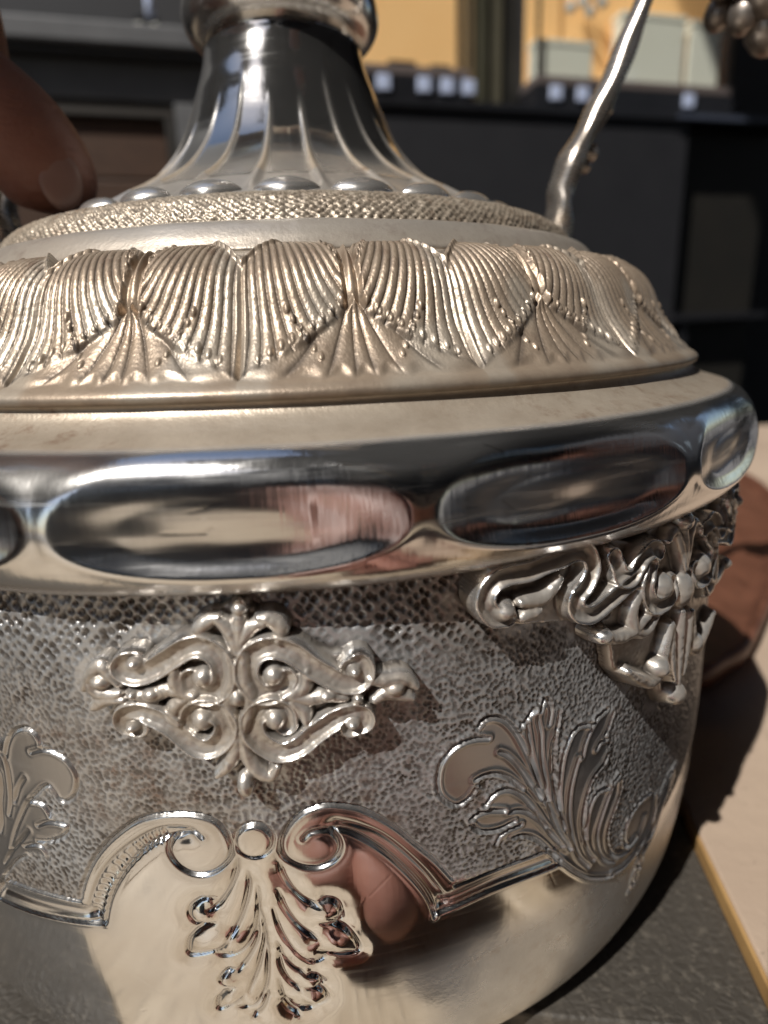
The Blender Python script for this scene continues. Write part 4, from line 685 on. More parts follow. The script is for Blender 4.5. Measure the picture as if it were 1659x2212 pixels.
def slab_mesh(name, poly, z0, z1, bev):
    bm = bmesh.new(); vs = [bm.verts.new((x * S, y * S, z0 * S)) for x, y in poly]
    f = bm.faces.new(vs); r = bmesh.ops.extrude_face_region(bm, geom=[f])
    top = [g for g in r['geom'] if isinstance(g, bmesh.types.BMVert)]
    for v in top: v.co.z = z1 * S
    bmesh.ops.recalc_face_normals(bm, faces=bm.faces)
    es = [e for e in bm.edges if all(abs(v.co.z - z1 * S) < 1e-6 for v in e.verts)]
    bmesh.ops.bevel(bm, geom=es, offset=bev * S, segments=2, affect='EDGES', profile=0.5)
    me = bpy.data.meshes.new(name); bm.to_mesh(me); bm.free(); return me
E0 = (0.985, 0.0); ED = (0.243, 1.0)                        # left edge of the slab: x = 0.985 + 0.243 y
def ex(y, off=0.0): return E0[0] + ED[0] * y + off
hide = [tuple(p) for p in spline([(-1.9, -1.2), (-1.3, -1.16), (-0.8, -1.02), (-0.3, -0.85), (0.15, -0.80), (0.36, -0.855), (0.55, -0.90), (ex(-0.945, -0.012), -0.945)], 40)]
o = link('leather_mat', slab_mesh('leather_mat', hide + [(ex(2.4, -0.012), 2.4), (-1.9, 2.4)], TT + 0.004, TZ - 0.001, 0.008), leather_mat())
tag(o, 'dark grained leather mat lying flat under the silver vase', 'mat')
def stone():
    m, nt, b = mat('beige_stone'); tc = N(nt, 'ShaderNodeTexCoord').outputs['Object']
    c = mixc(nt, ramp(nt, noise(nt, tc, 18, 5, 0.6, 0.6), [(0.3, 0.0), (0.7, 1.0)]), (0.50, 0.385, 0.29), (0.40, 0.30, 0.225))
    c = mixc(nt, ramp(nt, noise(nt, mapping(nt, tc, (1, 0.25, 1), (0, 0, 0.5)), 90, 5, 0.7, 1.0), [(0.55, 0.0), (0.72, 0.5)]), c, (0.29, 0.21, 0.155))
    c = mixc(nt, ramp(nt, noise(nt, tc, 700, 2, 0.6), [(0.68, 0.0), (0.74, 0.5)]), c, (0.20, 0.15, 0.11))
    L(nt, c, b.inputs['Base Color']); b.inputs['Roughness'].default_value = 0.7
    L(nt, bump(nt, noise(nt, tc, 260, 5, 0.7), 0.35, 0.0007), b.inputs['Normal']); return m
M_SLAB = stone()
M_EDGE = plain('tan_edge', (0.46, 0.28, 0.11), 0.6, (0.30, 0.17, 0.065), 70)
slab = tag(empty('stone_slab', (2.6 * S, 1 * S, TT * S)), 'flat beige stone slab with a tan edge right of the vase', 'slab')
me = slab_mesh('top', [(ex(-2.6), -2.6), (5.5, -2.6), (5.5, 4.9), (ex(4.9), 4.9)], TT + 0.004, TZ + 0.028, 0.006)
o = link('top', me, M_SLAB, slab); o.location = (-2.6 * S, -1 * S, -TT * S)
me = slab_mesh('edge_strip', [(ex(-2.6, -0.010), -2.6), (ex(-2.6, -0.001), -2.6), (ex(4.9, -0.001), 4.9), (ex(4.9, -0.010), 4.9)], TT + 0.004, TZ + 0.026, 0.002)
o = link('edge_strip', me, M_EDGE, slab); o.location = (-2.6 * S, -1 * S, -TT * S)

# grey cloth added just outside the frame to darken the vase's lower right reflection
def cloth_mesh():
    n = 46; P = np.zeros((n, n, 3))
    for i, u in enumerate(np.linspace(0, 1, n)):
        for j, v in enumerate(np.linspace(0, 1, n)):
            x = 0.78 + 1.9 * u + 0.10 * math.sin(v * 7 + u * 2) + 0.25 * v; y = -1.02 - 1.25 * v + 0.07 * math.sin(u * 9) + 0.03 * math.sin(u * 23)
            z = TZ + 0.031 + 0.07 * min(1, 9 * u, 9 * v, 9 * (1 - u), 9 * (1 - v)) + 0.03 * vnoise(np.array(u * 6.0), np.array(v * 5.0), 33) * min(1, 9 * u, 9 * v)
            P[i, j] = (x, y, z)
    return grid('added_grey_cloth', P * S, flip=True)
o = link('added_grey_cloth', cloth_mesh(), plain('grey_felt', (0.12, 0.115, 0.115), 0.9, (0.09, 0.087, 0.088), 90, 0.3, 0.0006)); tag(o, 'unseen grey cloth added on the slab to darken the mirror image low on the vase', 'cloth')
# wooden dish behind the vase on the right
M_DISH = wood('brown_wood', (0.19, 0.08, 0.048), (0.10, 0.04, 0.024), 0.42, (16, 3, 16), 0.3)
def dish_mesh():
    out = spline([(1.05, .12), (1.08, .0), (1.2, -.02), (1.33, .046), (1.47, .128), (1.71, .353), (2.2, .85), (2.8, 1.6), (3.2, 2.6), (3.0, 3.5), (2.3, 3.8), (1.7, 3.4), (1.36, 2.4), (1.16, 1.4), (1.06, .6)], 160, True)
    c = out.mean(0); rings = []
    z0 = TZ + 0.030
    for f, z in ((0.90, 0.002), (0.985, 0.02), (1.0, 0.06), (1.0, 0.085), (0.985, 0.10), (0.965, 0.098), (0.955, 0.085), (0.945, 0.055), (0.90, 0.035), (0.5, 0.03), (0.02, 0.03)):
        d_ = out - c; l = np.linalg.norm(d_, axis=1, keepdims=True); k = (l - (1 - f) * 1.25) / l if f > 0.6 else f
        k = np.clip(k, 0.01, None)
        rings.append(np.c_[c + d_ * k, np.full(len(out), z0 + z)])
    P = np.stack(rings, 1) * S
    return grid('wooden_dish', P, wrap=True)
o = link('wooden_dish', dish_mesh(), M_DISH); tag(o, 'reddish brown wooden dish with rounded rim behind the vase', 'dish')

# ------------------------------------------------------------------ BACKGROUND FURNITURE
ground = box('ground', -400, 400, -400, 400, -12.5, -12.0, plain('paving', (0.22, 0.20, 0.18), 0.8, (0.17, 0.155, 0.14), 6)); tag(ground, kind='structure')
WA = math.atan2(0.1318, 0.9914)
W0 = Vector((1.861, 11.936, 0.0)) * S
def back(name, loc_x=0.0): return empty(name, W0 + Vector((0.9914, 0.1318, 0)) * (loc_x * S) + Vector((0, 0, -12 * S)), WA)
M_BLACK = plain('black_lacquer', (0.012, 0.012, 0.014), 0.35, (0.018, 0.018, 0.021), 30)
M_CHAR = plain('charcoal_paint', (0.016, 0.016, 0.019), 0.55, (0.021, 0.021, 0.024), 20)
M_DARK = plain('dark_brown', (0.010, 0.009, 0.007), 0.6, (0.014, 0.012, 0.009), 20)
M_GREY = plain('grey_paint', (0.14, 0.14, 0.143), 0.6, (0.10, 0.10, 0.103), 18, detail=5)
M_DRAWER = wood('brown_drawer', (0.085, 0.045, 0.026), (0.06, 0.03, 0.018), 0.5, (3, 10, 10), 0.1)
M_AMBER = plain('glowing_amber_card', (0.95, 0.60, 0.28), 0.6, (0.92, 0.55, 0.24), 10)
M_AMBER.node_tree.nodes['Principled BSDF'].inputs['Emission Color'].default_value = (1.0, 0.55, 0.22, 1); M_AMBER.node_tree.nodes['Principled BSDF'].inputs['Emission Strength'].default_value = 0.22  # slight glow added to brighten the card; no lamp stands behind it
M_WHITE = plain('white_card', (0.93, 0.91, 0.80), 0.6, (0.90, 0.88, 0.77), 14)
M_OLIVE = plain('olive_post', (0.10, 0.09, 0.06), 0.5, (0.075, 0.068, 0.045), 20)
M_TAN = plain('tan_post', (0.32, 0.22, 0.12), 0.5, (0.26, 0.18, 0.10), 20)
M_CHROME = plain('painted_glint_metal', (0.66, 0.74, 0.95), 0.3, (0.58, 0.66, 0.9), 30, metallic=0.15)  # bluish white base colour paints the glints on the clips
def glass(name, tint=(0.97, 0.98, 0.97)):
    m, nt, b = mat(name); out = nt.nodes['Material Output']
    t = N(nt, 'ShaderNodeBsdfTransparent'); t.inputs[0].default_value = (*tint, 1); g = N(nt, 'ShaderNodeBsdfGlossy'); g.inputs['Roughness'].default_value = 0.05
    mx = N(nt, 'ShaderNodeMixShader'); mx.inputs[0].default_value = 0.06; L(nt, t.outputs[0], mx.inputs[1]); L(nt, g.outputs[0], mx.inputs[2]); L(nt, mx.outputs[0], out.inputs['Surface'])
    return m
M_GLASS = glass('clear_acrylic')
G = 12.0
# long dark counter
ctr = tag(back('dark_counter', 3.0), 'long charcoal counter with black top across the background', 'counter')
def lx(x): return x - 3.0
box('top', lx(-3.1), lx(9.8), -0.10, 4.0, G + 4.26, G + 4.41, M_BLACK, ctr, 0.02)
box('front_panel', lx(-3.0), lx(7.0), 0.0, 0.4, 0.0, G + 4.255, M_CHAR, ctr, 0.02)
box('end_panel', lx(7.02), lx(9.7), 0.5, 0.9, 0.0, G + 4.255, M_DARK, ctr, 0.02)
box('shelf', lx(7.02), lx(9.7), -0.05, 0.49, G + 0.05, G + 0.22, M_BLACK, ctr, 0.02)
box('end_post', lx(7.3), lx(7.55), 0.1, 0.49, 0.0, G + 0.045, M_BLACK, ctr, 0.02)
box('edge_highlight', lx(6.6), lx(9.8), -0.16, -0.105, G + 4.28, G + 4.39, plain('blue_grey_highlight', (0.06, 0.07, 0.10), 0.4), ctr, 0.01)  # strip added to paint a bluish highlight along the counter edge
# grey cabinet on the left
cab = tag(back('grey_cabinet', -5.2), 'weathered grey cabinet with brown drawers behind the hand on the left', 'cabinet')
def cx(x): return x + 5.2
box('cornice', cx(-9.0), cx(-3.05), -0.35, 3.0, G + 4.86, G + 5.22, M_GREY, cab, 0.05)
box('cornice_fillet', cx(-9.0), cx(-3.08), -0.22, 3.0, G + 4.74, G + 4.855, plain('shadow_grey', (0.055, 0.055, 0.056), 0.6), cab, 0.02)
box('top_rail', cx(-9.0), cx(-3.12), 0.0, 0.4, G + 4.16, G + 4.735, M_GREY, cab, 0.02)
box('stile', cx(-3.92), cx(-3.12), 0.0, 0.4, 0.0, G + 4.155, M_GREY, cab, 0.02)
box('stile.001', cx(-9.0), cx(-8.0), 0.0, 0.4, 0.0, G + 4.155, M_GREY, cab, 0.02)
box('drawer_frame', cx(-7.99), cx(-3.93), 0.06, 0.5, G + 3.92, G + 4.15, plain('frame_brown', (0.035, 0.028, 0.022), 0.6), cab, 0.02)
box('frame_stile', cx(-4.12), cx(-3.935), 0.07, 0.5, 0.0, G + 3.915, plain('frame_dark', (0.02, 0.016, 0.012), 0.6), cab, 0.02)
for k in range(5):
    z1 = G + 3.91 - k * 1.0
    box('drawer' if k == 0 else 'drawer.%03d' % k, cx(-7.98), cx(-4.125), 0.20 - 0.04 * (k % 2), 0.6, z1 - 0.97, z1, M_DRAWER, cab, 0.03)
# small bright stand on the cabinet
st = tag(back('chrome_stand', -4.15), 'small bright metal stand with two white knobs on the grey cabinet', 'stand')
o = link('stem', tube('stem', [(0, 0, 0), (0, 0, 0.3), (0, 0, 1.2), (0, 0, 1.6)], [(.09, .09), (.07, .07), (.07, .07), (.08, .08)], 12, ref=Vector((1, 0, 0))), M_CHROME, st, (0, 0.2 * S, (G + 5.5) * S))
for k, x in enumerate((-0.22, 0.05)):
    bm = bmesh.new(); bmesh.ops.create_uvsphere(bm, u_segments=14, v_segments=9, radius=0.11 * S)
    for v in bm.verts: v.co.z *= 0.9
    for f in bm.faces: f.smooth = True
    me = bpy.data.meshes.new('knob'); bm.to_mesh(me); bm.free(); link('knob' if k == 0 else 'knob.001', me, M_WHITE, st, (x * S, 0.2 * S, (G + 5.33) * S))
box('foot', -0.4, 0.25, 0.0, 0.4, G + 5.222, G + 5.26, M_BLACK, st, 0.01); box('crossbar', -0.3, 0.12, 0.15, 0.25, G + 5.42, G + 5.52, M_BLACK, st, 0.01)
# display cases on the counter
def case(x0, x1, label, clips):
    c = tag(back('display_case', (x0 + x1) / 2), label, 'display case', 'display cases on the dark counter')
    h = (x1 - x0) / 2; z0 = G + 5.0
    box('base', -h - 0.05, h + 0.05, 0.0, 0.8, G + 4.414, G + 4.83, M_BLACK, c, 0.03)
    box('base_plate', -h, h, 0.02, 0.75, G + 4.833, z0 - 0.003, M_SMOKE, c, 0.02)
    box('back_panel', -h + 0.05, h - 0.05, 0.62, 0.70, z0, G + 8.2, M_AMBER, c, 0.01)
    box('side_panel', -h, -h + 0.04, 0.10, 0.61, z0, G + 8.2, M_GLASS, c); box('side_panel.001', h - 0.04, h, 0.10, 0.61, z0, G + 8.2, M_GLASS, c)
    box('front_pane', -h + 0.041, h - 0.041, 0.06, 0.085, z0, G + 8.2, M_GLASS, c)
    box('corner_post', -h + 0.0, -h + 0.07, 0.02, 0.058, z0, G + 8.2, M_DARK, c); box('corner_post.001', h - 0.07, h, 0.02, 0.058, z0, G + 8.2, M_DARK, c)
    for k, x in enumerate(clips):
        box('clip' if k == 0 else 'clip.%03d' % k, x - (x0 + x1) / 2 - 0.14, x - (x0 + x1) / 2 + 0.14, -0.07, -0.003, G + 4.52, G + 4.80, M_CHROME, c, 0.03)
    return c
M_SMOKE = plain('smoked_edge', (0.16, 0.13, 0.12), 0.4)
case(-1.4, 1.80, 'amber backed clear display case right behind the vase neck', (0.0, 0.82, 1.3, 1.75))
case(3.25, 8.05, 'amber backed display case behind the vase handle holding white boxes', (3.68, 4.3, 6.9))
def wbox(x0, x1, z1, y, label):
    o = back('white_box', (x0 + x1) / 2)
    tag(o, label, 'box', 'white boxes in the right display case')
    h = (x1 - x0) / 2
    box('carton', -h, h, y, y + 0.36, G + 5.003, G + z1 - 0.12, M_WHITE, o, 0.03)
    box('lid', -h - 0.015, h + 0.015, y - 0.015, y + 0.375, G + z1 - 0.118, G + z1, M_WHITE, o, 0.02)
wbox(3.32, 4.62, 5.70, 0.18, 'low white box left of the vase handle in the display case')
wbox(5.25, 6.82, 6.30, 0.15, 'tall cream white box right of the vase handle in the display case')
wbox(7.0, 7.8, 6.28, 0.22, 'narrow greyish white box at the right end of the display case')
# small goods in the cases
bs_ = tag(back('bead_string', 4.55), 'short string of clear glass beads hanging in the right display case', 'beads')
M_BEAD = plain('clear_bead', (0.75, 0.78, 0.80), 0.08, None, 30, spec=1.0)
for k, (x, z) in enumerate(((-0.42, 6.32), (-0.14, 6.44), (0.02, 6.28), (0.30, 6.46), (0.12, 6.62), (-0.2, 6.66))):
    bm = bmesh.new(); bmesh.ops.create_uvsphere(bm, u_segments=14, v_segments=9, radius=0.11 * S)
    for f in bm.faces: f.smooth = True
    me = bpy.data.meshes.new('bead'); bm.to_mesh(me); bm.free(); link('bead' if k == 0 else 'bead.%03d' % k, me, M_BEAD, bs_, (x * S, 0.3 * S, (G + z) * S))
box('thread', -0.16, -0.15, 0.29, 0.31, G + 6.55, G + 8.2, M_BEAD, bs_)
def lump(x, w, h, label, m):
    t_ = tag(back('trinket_box', x), label, 'trinket box', 'trinket boxes on the floor of the left display case')
    box('tray', -w, w, 0.15, 0.5, G + 5.003, G + 5.003 + h * 0.6, m, t_, 0.03); box('cover', -w * 0.92, w * 0.92, 0.17, 0.48, G + 5.004 + h * 0.6, G + 5.003 + h, m, t_, 0.03)
lump(0.45, 0.30, 0.13, 'low dark trinket box in the left display case nearest the vase neck', M_DRAWER)
lump(1.25, 0.22, 0.10, 'flat black trinket box in the left display case nearest the post', M_DARK)
# posts between the two cases
po = tag(back('wooden_post', 2.4), 'olive brown upright post between the two display cases', 'post')
box('shaft', -0.32, 0.32, 0.5, 1.1, G + 4.414, G + 11, M_OLIVE, po, 0.03); box('shaft_trim', -0.50, -0.33, 0.45, 0.9, G + 4.414, G + 11, M_TAN, po, 0.02); box('side_trim', 0.42, 0.72, 0.6, 0.9, G + 4.414, G + 11, M_DARK, po, 0.02)
wl = back('back_wall', 0); box('wall_panel', -40, 40, 4.2, 4.8, 0, G + 30, plain('dark_wall', (0.035, 0.035, 0.038), 0.7, (0.028, 0.028, 0.030), 6), wl)
tag(wl, 'dark painted wall behind the cabinet and counter', 'wall')

# ------------------------------------------------------------------ THE PHOTOGRAPHER (mirrored in the silver)
M_PHONE = plain('blue_black_glass', (0.012, 0.018, 0.035), 0.12, (0.010, 0.015, 0.030), 20)
ph = tag(empty('phone'), 'dark blue phone held in front of the vase', 'phone')
PM = Matrix(((CAM_R.x, CAM_U.x, -CAM_F.x), (CAM_R.y, CAM_U.y, -CAM_F.y), (CAM_R.z, CAM_U.z, -CAM_F.z))).to_4x4(); PM.translation = CAM_O * S - CAM_F * 0.005
ph.matrix_world = PM
box('case', -0.09, 1.99, -0.09, 0.92, 0.004, 0.11, M_PHONE, ph, 0.03)
def skin(name, chains, m, root, sub=2):
    vs, es, rs = [], [], []
    key = {}
    for ch in chains:
        prev = None
        for (p, r) in ch:
            k = tuple(np.round(p, 4))
            if k not in key:
                key[k] = len(vs); vs.append(tuple(c * S for c in p)); rs.append(r * S)
            if prev is not None: es.append((prev, key[k]))
            prev = key[k]
    me = bpy.data.meshes.new(name); me.from_pydata(vs, es, []); 
    o = link(name, me, m)
    md = o.modifiers.new('skin', 'SKIN'); md.use_smooth_shade = True
    sv = me.skin_vertices[0].data
    for i, r in enumerate(rs): sv[i].radius = (r, r); sv[i].use_root = (i == 0)
    s2 = o.modifiers.new('sub', 'SUBSURF'); s2.levels = sub; s2.render_levels = sub
    return o
def skin_mat():
    m, nt, b = mat('skin')
    tc = N(nt, 'ShaderNodeTexCoord').outputs['Object']
    c = mixc(nt, ramp(nt, noise(nt, tc, 120, 4, 0.6), [(0.3, 0.0), (0.7, 1.0)]), (0.40, 0.19, 0.14), (0.31, 0.135, 0.10))
    L(nt, c, b.inputs['Base Color']); b.inputs['Roughness'].default_value = 0.5; b.inputs['Subsurface Weight'].default_value = 0.15
    b.inputs['Subsurface Radius'].default_value = (0.004, 0.0015, 0.0008)
    L(nt, bump(nt, math_(nt, 'ADD', noise(nt, tc, 1500, 3, 0.6), math_(nt, 'MULTIPLY', noise(nt, mapping(nt, tc, (1, 1, 6)), 160, 3, 0.6, 0.8), 2.0)), 0.35, 0.0004), b.inputs['Normal']); return m
M_SKIN = skin_mat(); M_NAIL = plain('nail', (0.50, 0.30, 0.25), 0.3)
M_SLEEVE = plain('navy_cloth', (0.020, 0.024, 0.040), 0.85, (0.015, 0.018, 0.032), 60)
# one continuous body: legs, trunk, head, both arms and hands
PALM = (-1.15, -0.68, 1.38); HIP = (-8.2, -2.6, -0.6); CHE = (-7.4, -2.5, 6.4); RP = (0.10, -2.02, -0.92); RQ = (2.28, -2.0, 0.30)
chains = [
 [(HIP, 1.7), ((-8.0, -2.6, 2.0), 1.65), ((-7.7, -2.5, 4.4), 1.75), (CHE, 1.7), ((-7.2, -2.5, 8.2), 0.85), ((-7.1, -2.5, 9.0), 0.75), ((-6.9, -2.5, 10.0), 1.15), ((-6.8, -2.5, 11.2), 1.15), ((-6.9, -2.5, 11.9), 0.7)],
 [(HIP, 1.7), ((-8.3, -1.3, -2.2), 1.25), ((-7.9, -1.2, -6.2), 0.85), ((-8.4, -1.2, -10.8), 0.5), ((-8.2, -1.2, -11.6), 0.5), ((-6.8, -1.2, -11.75), 0.4)],
 [(HIP, 1.7), ((-8.3, -3.9, -2.2), 1.25), ((-7.9, -4.0, -6.2), 0.85), ((-8.4, -4.0, -10.8), 0.5), ((-8.2, -4.0, -11.6), 0.5), ((-6.8, -4.0, -11.75), 0.4)],
 [(CHE, 1.7), ((-6.8, -0.8, 7.3), 0.95), ((-5.9, -1.6, 6.9), 0.75), ((-4.7, -2.6, 5.8), 0.62), ((-3.1, -1.8, 3.9), 0.52), ((-1.78, -1.05, 2.15), 0.36), ((-1.5, -0.9, 1.83), 0.30), (PALM, 0.27)],
 [(PALM, 0.27), ((-1.0, -0.45, 0.98), 0.160), ((-0.80, -0.26, 0.645), 0.130), ((-0.635, -0.175, 0.487), 0.116), ((-0.585, -0.165, 0.452), 0.110), ((-0.53, -0.16, 0.395), 0.117), ((-0.488, -0.155, 0.325), 0.108), ((-0.505, -0.145, 0.262), 0.078)],
 [(PALM, 0.27), ((-0.94, -0.30, 1.12), 0.12), ((-0.74, -0.14, 0.88), 0.105), ((-0.655, -0.06, 0.68), 0.096), ((-0.715, 0.10, 0.52), 0.08), ((-0.73, 0.12, 0.44), 0.06)],
 [(PALM, 0.27), ((-1.06, -0.24, 1.14), 0.12), ((-0.90, 0.06, 0.92), 0.10), ((-0.82, 0.17, 0.66), 0.09), ((-0.82, 0.20, 0.48), 0.07)],
 [(PALM, 0.27), ((-1.20, -0.26, 1.12), 0.11), ((-1.06, 0.04, 0.88), 0.095), ((-0.97, 0.18, 0.62), 0.085), ((-0.95, 0.22, 0.46), 0.065)],
 [(PALM, 0.27), ((-1.34, -0.32, 1.08), 0.10), ((-1.24, -0.04, 0.82), 0.085), ((-1.15, 0.10, 0.60), 0.075), ((-1.12, 0.14, 0.48), 0.055)],
 [(CHE, 1.7), ((-7.0, -4.5, 7.1), 0.95), ((-7.4, -4.9, 4.6), 0.72), ((-7.3, -4.9, 3.2), 0.6), ((-7.1, -4.9, 1.2), 0.5), ((-7.0, -4.9, -0.2), 0.34), ((-7.0, -4.9, -0.8), 0.3)],
 [((-7.0, -4.9, -0.8), 0.3), ((-6.8, -4.75, -1.4), 0.12), ((-6.75, -4.75, -1.9), 0.1)], [((-7.0, -4.9, -0.8), 0.3), ((-6.95, -4.9, -1.5), 0.12), ((-6.9, -4.9, -2.1), 0.1)],
 [((-7.0, -4.9, -0.8), 0.3), ((-7.1, -5.0, -1.45), 0.12), ((-7.05, -5.0, -2.0), 0.1)], [((-7.0, -4.9, -0.8), 0.3), ((-7.25, -5.05, -1.35), 0.1), ((-7.2, -5.05, -1.8), 0.085)],
 [((-7.0, -4.9, -0.8), 0.3), ((-6.7, -4.6, -0.9), 0.13), ((-6.55, -4.5, -1.3), 0.11)]]
HP2 = (2.8, -8.6, -0.6); CH2 = (2.7, -7.6, 6.2)
chains2 = [
 [(HP2, 1.7), ((2.8, -8.4, 2.0), 1.65), ((2.8, -8.0, 4.4), 1.75), (CH2, 1.7), ((2.7, -7.2, 8.0), 0.85), ((2.7, -6.9, 8.8), 0.75), ((2.7, -6.5, 9.8), 1.15), ((2.7, -6.3, 11.0), 1.15), ((2.7, -6.4, 11.7), 0.7)],
 [(HP2, 1.7), ((4.1, -8.7, -2.2), 1.25), ((4.2, -8.3, -6.2), 0.85), ((4.2, -8.8, -10.8), 0.5), ((4.2, -8.6, -11.6), 0.5), ((4.2, -7.0, -11.75), 0.4)],
 [(HP2, 1.7), ((1.5, -8.7, -2.2), 1.25), ((1.4, -8.3, -6.2), 0.85), ((1.4, -8.8, -10.8), 0.5), ((1.4, -8.6, -11.6), 0.5), ((1.4, -7.0, -11.75), 0.4)],
 [(CH2, 1.7), ((5.0, -7.4, 7.0), 0.95), ((6.0, -6.8, 4.6), 0.75), ((6.2, -6.0, 2.2), 0.62), ((4.8, -4.6, 1.0), 0.52), ((2.95, -2.8, 0.25), 0.36), ((2.6, -2.4, 0.27), 0.30), (RQ, 0.25)],
 [(RQ, 0.25), ((2.10, -1.72, 0.42), 0.12), ((1.85, -1.50, 0.40), 0.105), ((1.62, -1.46, 0.38), 0.09)],
 [(RQ, 0.25), ((2.12, -1.72, 0.20), 0.12), ((1.84, -1.56, 0.16), 0.105), ((1.60, -1.54, 0.14), 0.09)],
 [(RQ, 0.25), ((2.14, -1.78, 0.00), 0.11), ((1.90, -1.62, -0.04), 0.10), ((1.70, -1.60, -0.06), 0.085)],
 [(RQ, 0.25), ((2.16, -1.86, -0.16), 0.10), ((1.98, -1.72, -0.21), 0.085), ((1.84, -1.70, -0.23), 0.07)],
 [(RQ, 0.25), ((2.02, -2.10, 0.54), 0.13), ((1.86, -2.08, 0.74), 0.11), ((1.74, -2.02, 0.84), 0.09)],
 [(CH2, 1.7), ((0.4, -7.5, 7.0), 0.95), ((-0.5, -6.9, 4.8), 0.75), ((-0.8, -6.0, 2.8), 0.62), ((-0.45, -4.4, 1.0), 0.5), ((-0.05, -2.9, -0.55), 0.35), ((0.0, -2.5, -0.75), 0.29), (RP, 0.26)],
 [(RP, 0.26), ((-0.06, -1.62, -0.98), 0.13), ((-0.04, -1.40, -1.05), 0.112), ((-0.01, -1.24, -1.12), 0.095)],
 [(RP, 0.26), ((0.10, -1.58, -0.98), 0.125), ((0.12, -1.34, -1.04), 0.112), ((0.14, -1.16, -1.12), 0.095)],
 [(RP, 0.26), ((0.26, -1.60, -1.0), 0.115), ((0.29, -1.36, -1.06), 0.105), ((0.30, -1.20, -1.13), 0.09)],
 [(RP, 0.26), ((0.40, -1.68, -1.03), 0.10), ((0.44, -1.50, -1.09), 0.09), ((0.46, -1.38, -1.15), 0.075)],
 [(RP, 0.26), ((-0.22, -1.86, -0.78), 0.13), ((-0.20, -1.66, -0.62), 0.11), ((-0.10, -1.60, -0.52), 0.09)]]
pers = skin('person', chains, M_SKIN, 0); tag(pers, 'person in dark clothes at the left edge pinching the vase handle with one hand', 'person')
pers2 = skin('person.001', chains2, M_SKIN, 0); tag(pers2, 'person in dark clothes holding the phone, mirrored in the silver', 'person')
jk = [[((-8.1, -2.6, 0.2), 1.95), ((-8.0, -2.6, 2.0), 1.85), ((-7.7, -2.5, 4.4), 1.92), (CHE, 1.9), ((-7.25, -2.5, 7.7), 1.1)],
      [(CHE, 1.9), ((-6.8, -0.8, 7.3), 1.12), ((-5.9, -1.6, 6.9), 0.95), ((-4.7, -2.6, 5.8), 0.85), ((-3.1, -1.8, 3.9), 0.70), ((-2.15, -1.27, 2.65), 0.52)],
      [(CHE, 1.9), ((-7.0, -4.5, 7.1), 1.12), ((-7.4, -4.9, 4.6), 0.92), ((-7.3, -4.9, 3.2), 0.8), ((-7.1, -4.9, 1.2), 0.68), ((-7.0, -4.9, 0.1), 0.56)]]
o = skin('jacket', jk, M_SLEEVE, 0); o.parent = pers
tr = [[((-8.15, -2.6, 0.3), 1.8), (HIP, 1.85), ((-8.3, -1.3, -2.2), 1.4), ((-7.9, -1.2, -6.2), 1.05), ((-8.4, -1.2, -11.0), 0.75)], [(HIP, 1.85), ((-8.3, -3.9, -2.2), 1.4), ((-7.9, -4.0, -6.2), 1.05), ((-8.4, -4.0, -11.0), 0.75)]]
o = skin('trousers', tr, M_SLEEVE, 0); o.parent = pers
o = skin('hair', [[((-7.55, -2.5, 10.4), 1.05), ((-7.25, -2.5, 11.5), 1.15), ((-7.0, -2.5, 12.1), 0.95)]], plain('dark_hair', (0.02, 0.014, 0.010), 0.5, None, 200, 0.5, 0.001), 0); o.parent = pers
j2 = [[((2.8, -8.5, 0.2), 1.95), ((2.8, -8.4, 2.0), 1.85), ((2.8, -8.0, 4.4), 1.92), (CH2, 1.9), ((2.72, -7.3, 7.6), 1.1)],
      [(CH2, 1.9), ((5.0, -7.4, 7.0), 1.12), ((6.0, -6.8, 4.6), 0.95), ((6.2, -6.0, 2.2), 0.85), ((4.8, -4.6, 1.0), 0.72), ((3.4, -3.25, 0.15), 0.58)],
      [(CH2, 1.9), ((0.4, -7.5, 7.0), 1.12), ((-0.5, -6.9, 4.8), 0.95), ((-0.8, -6.0, 2.8), 0.82), ((-0.45, -4.4, 1.0), 0.70), ((-0.18, -3.4, -0.02), 0.56)]]
o = skin('jacket', j2, M_SLEEVE, 0); o.parent = pers2
t2 = [[((2.8, -8.55, 0.3), 1.8), (HP2, 1.85), ((4.1, -8.7, -2.2), 1.4), ((4.2, -8.3, -6.2), 1.05), ((4.2, -8.8, -11.0), 0.75)], [(HP2, 1.85), ((1.5, -8.7, -2.2), 1.4), ((1.4, -8.3, -6.2), 1.05), ((1.4, -8.8, -11.0), 0.75)]]
o = skin('trousers', t2, M_SLEEVE, 0); o.parent = pers2
o = skin('hair', [[((2.7, -7.0, 10.2), 1.05), ((2.7, -6.75, 11.3), 1.15), ((2.7, -6.5, 11.9), 0.95)]], bpy.data.materials['dark_hair'], 0); o.parent = pers2
def ball(name, c, r, sc, m, parent, nrm=None):
    bm = bmesh.new(); bmesh.ops.create_uvsphere(bm, u_segments=18, v_segments=12, radius=1.0)
    q = Vector(nrm or (0, 0, 1)).to_track_quat('Z', 'Y').to_matrix()
    for v in bm.verts: v.co = (q @ Vector((v.co.x * sc[0], v.co.y * sc[1], v.co.z * sc[2])) * r + Vector(c)) * S
    for f in bm.faces: f.smooth = True
    me = bpy.data.meshes.new(name); bm.to_mesh(me); bm.free(); o = link(name, me, m); o.parent = parent; return o
ball('thumb_nail', (-0.452, -0.226, 0.315), 0.05, (0.8, 1.15, 0.28), M_NAIL, pers, (0.5, -0.85, 0.05))
for x in (-2.9, -2.1): ball('eye', (-5.80, x, 10.9), 0.14, (1, 1, 1), M_WHITE, pers)
ball('nose', (-5.65, -2.5, 10.5), 0.22, (1.0, 0.7, 1.3), M_SKIN, pers); ball('mouth', (-5.80, -2.5, 10.0), 0.3, (0.4, 1.1, 0.3), M_NAIL, pers)
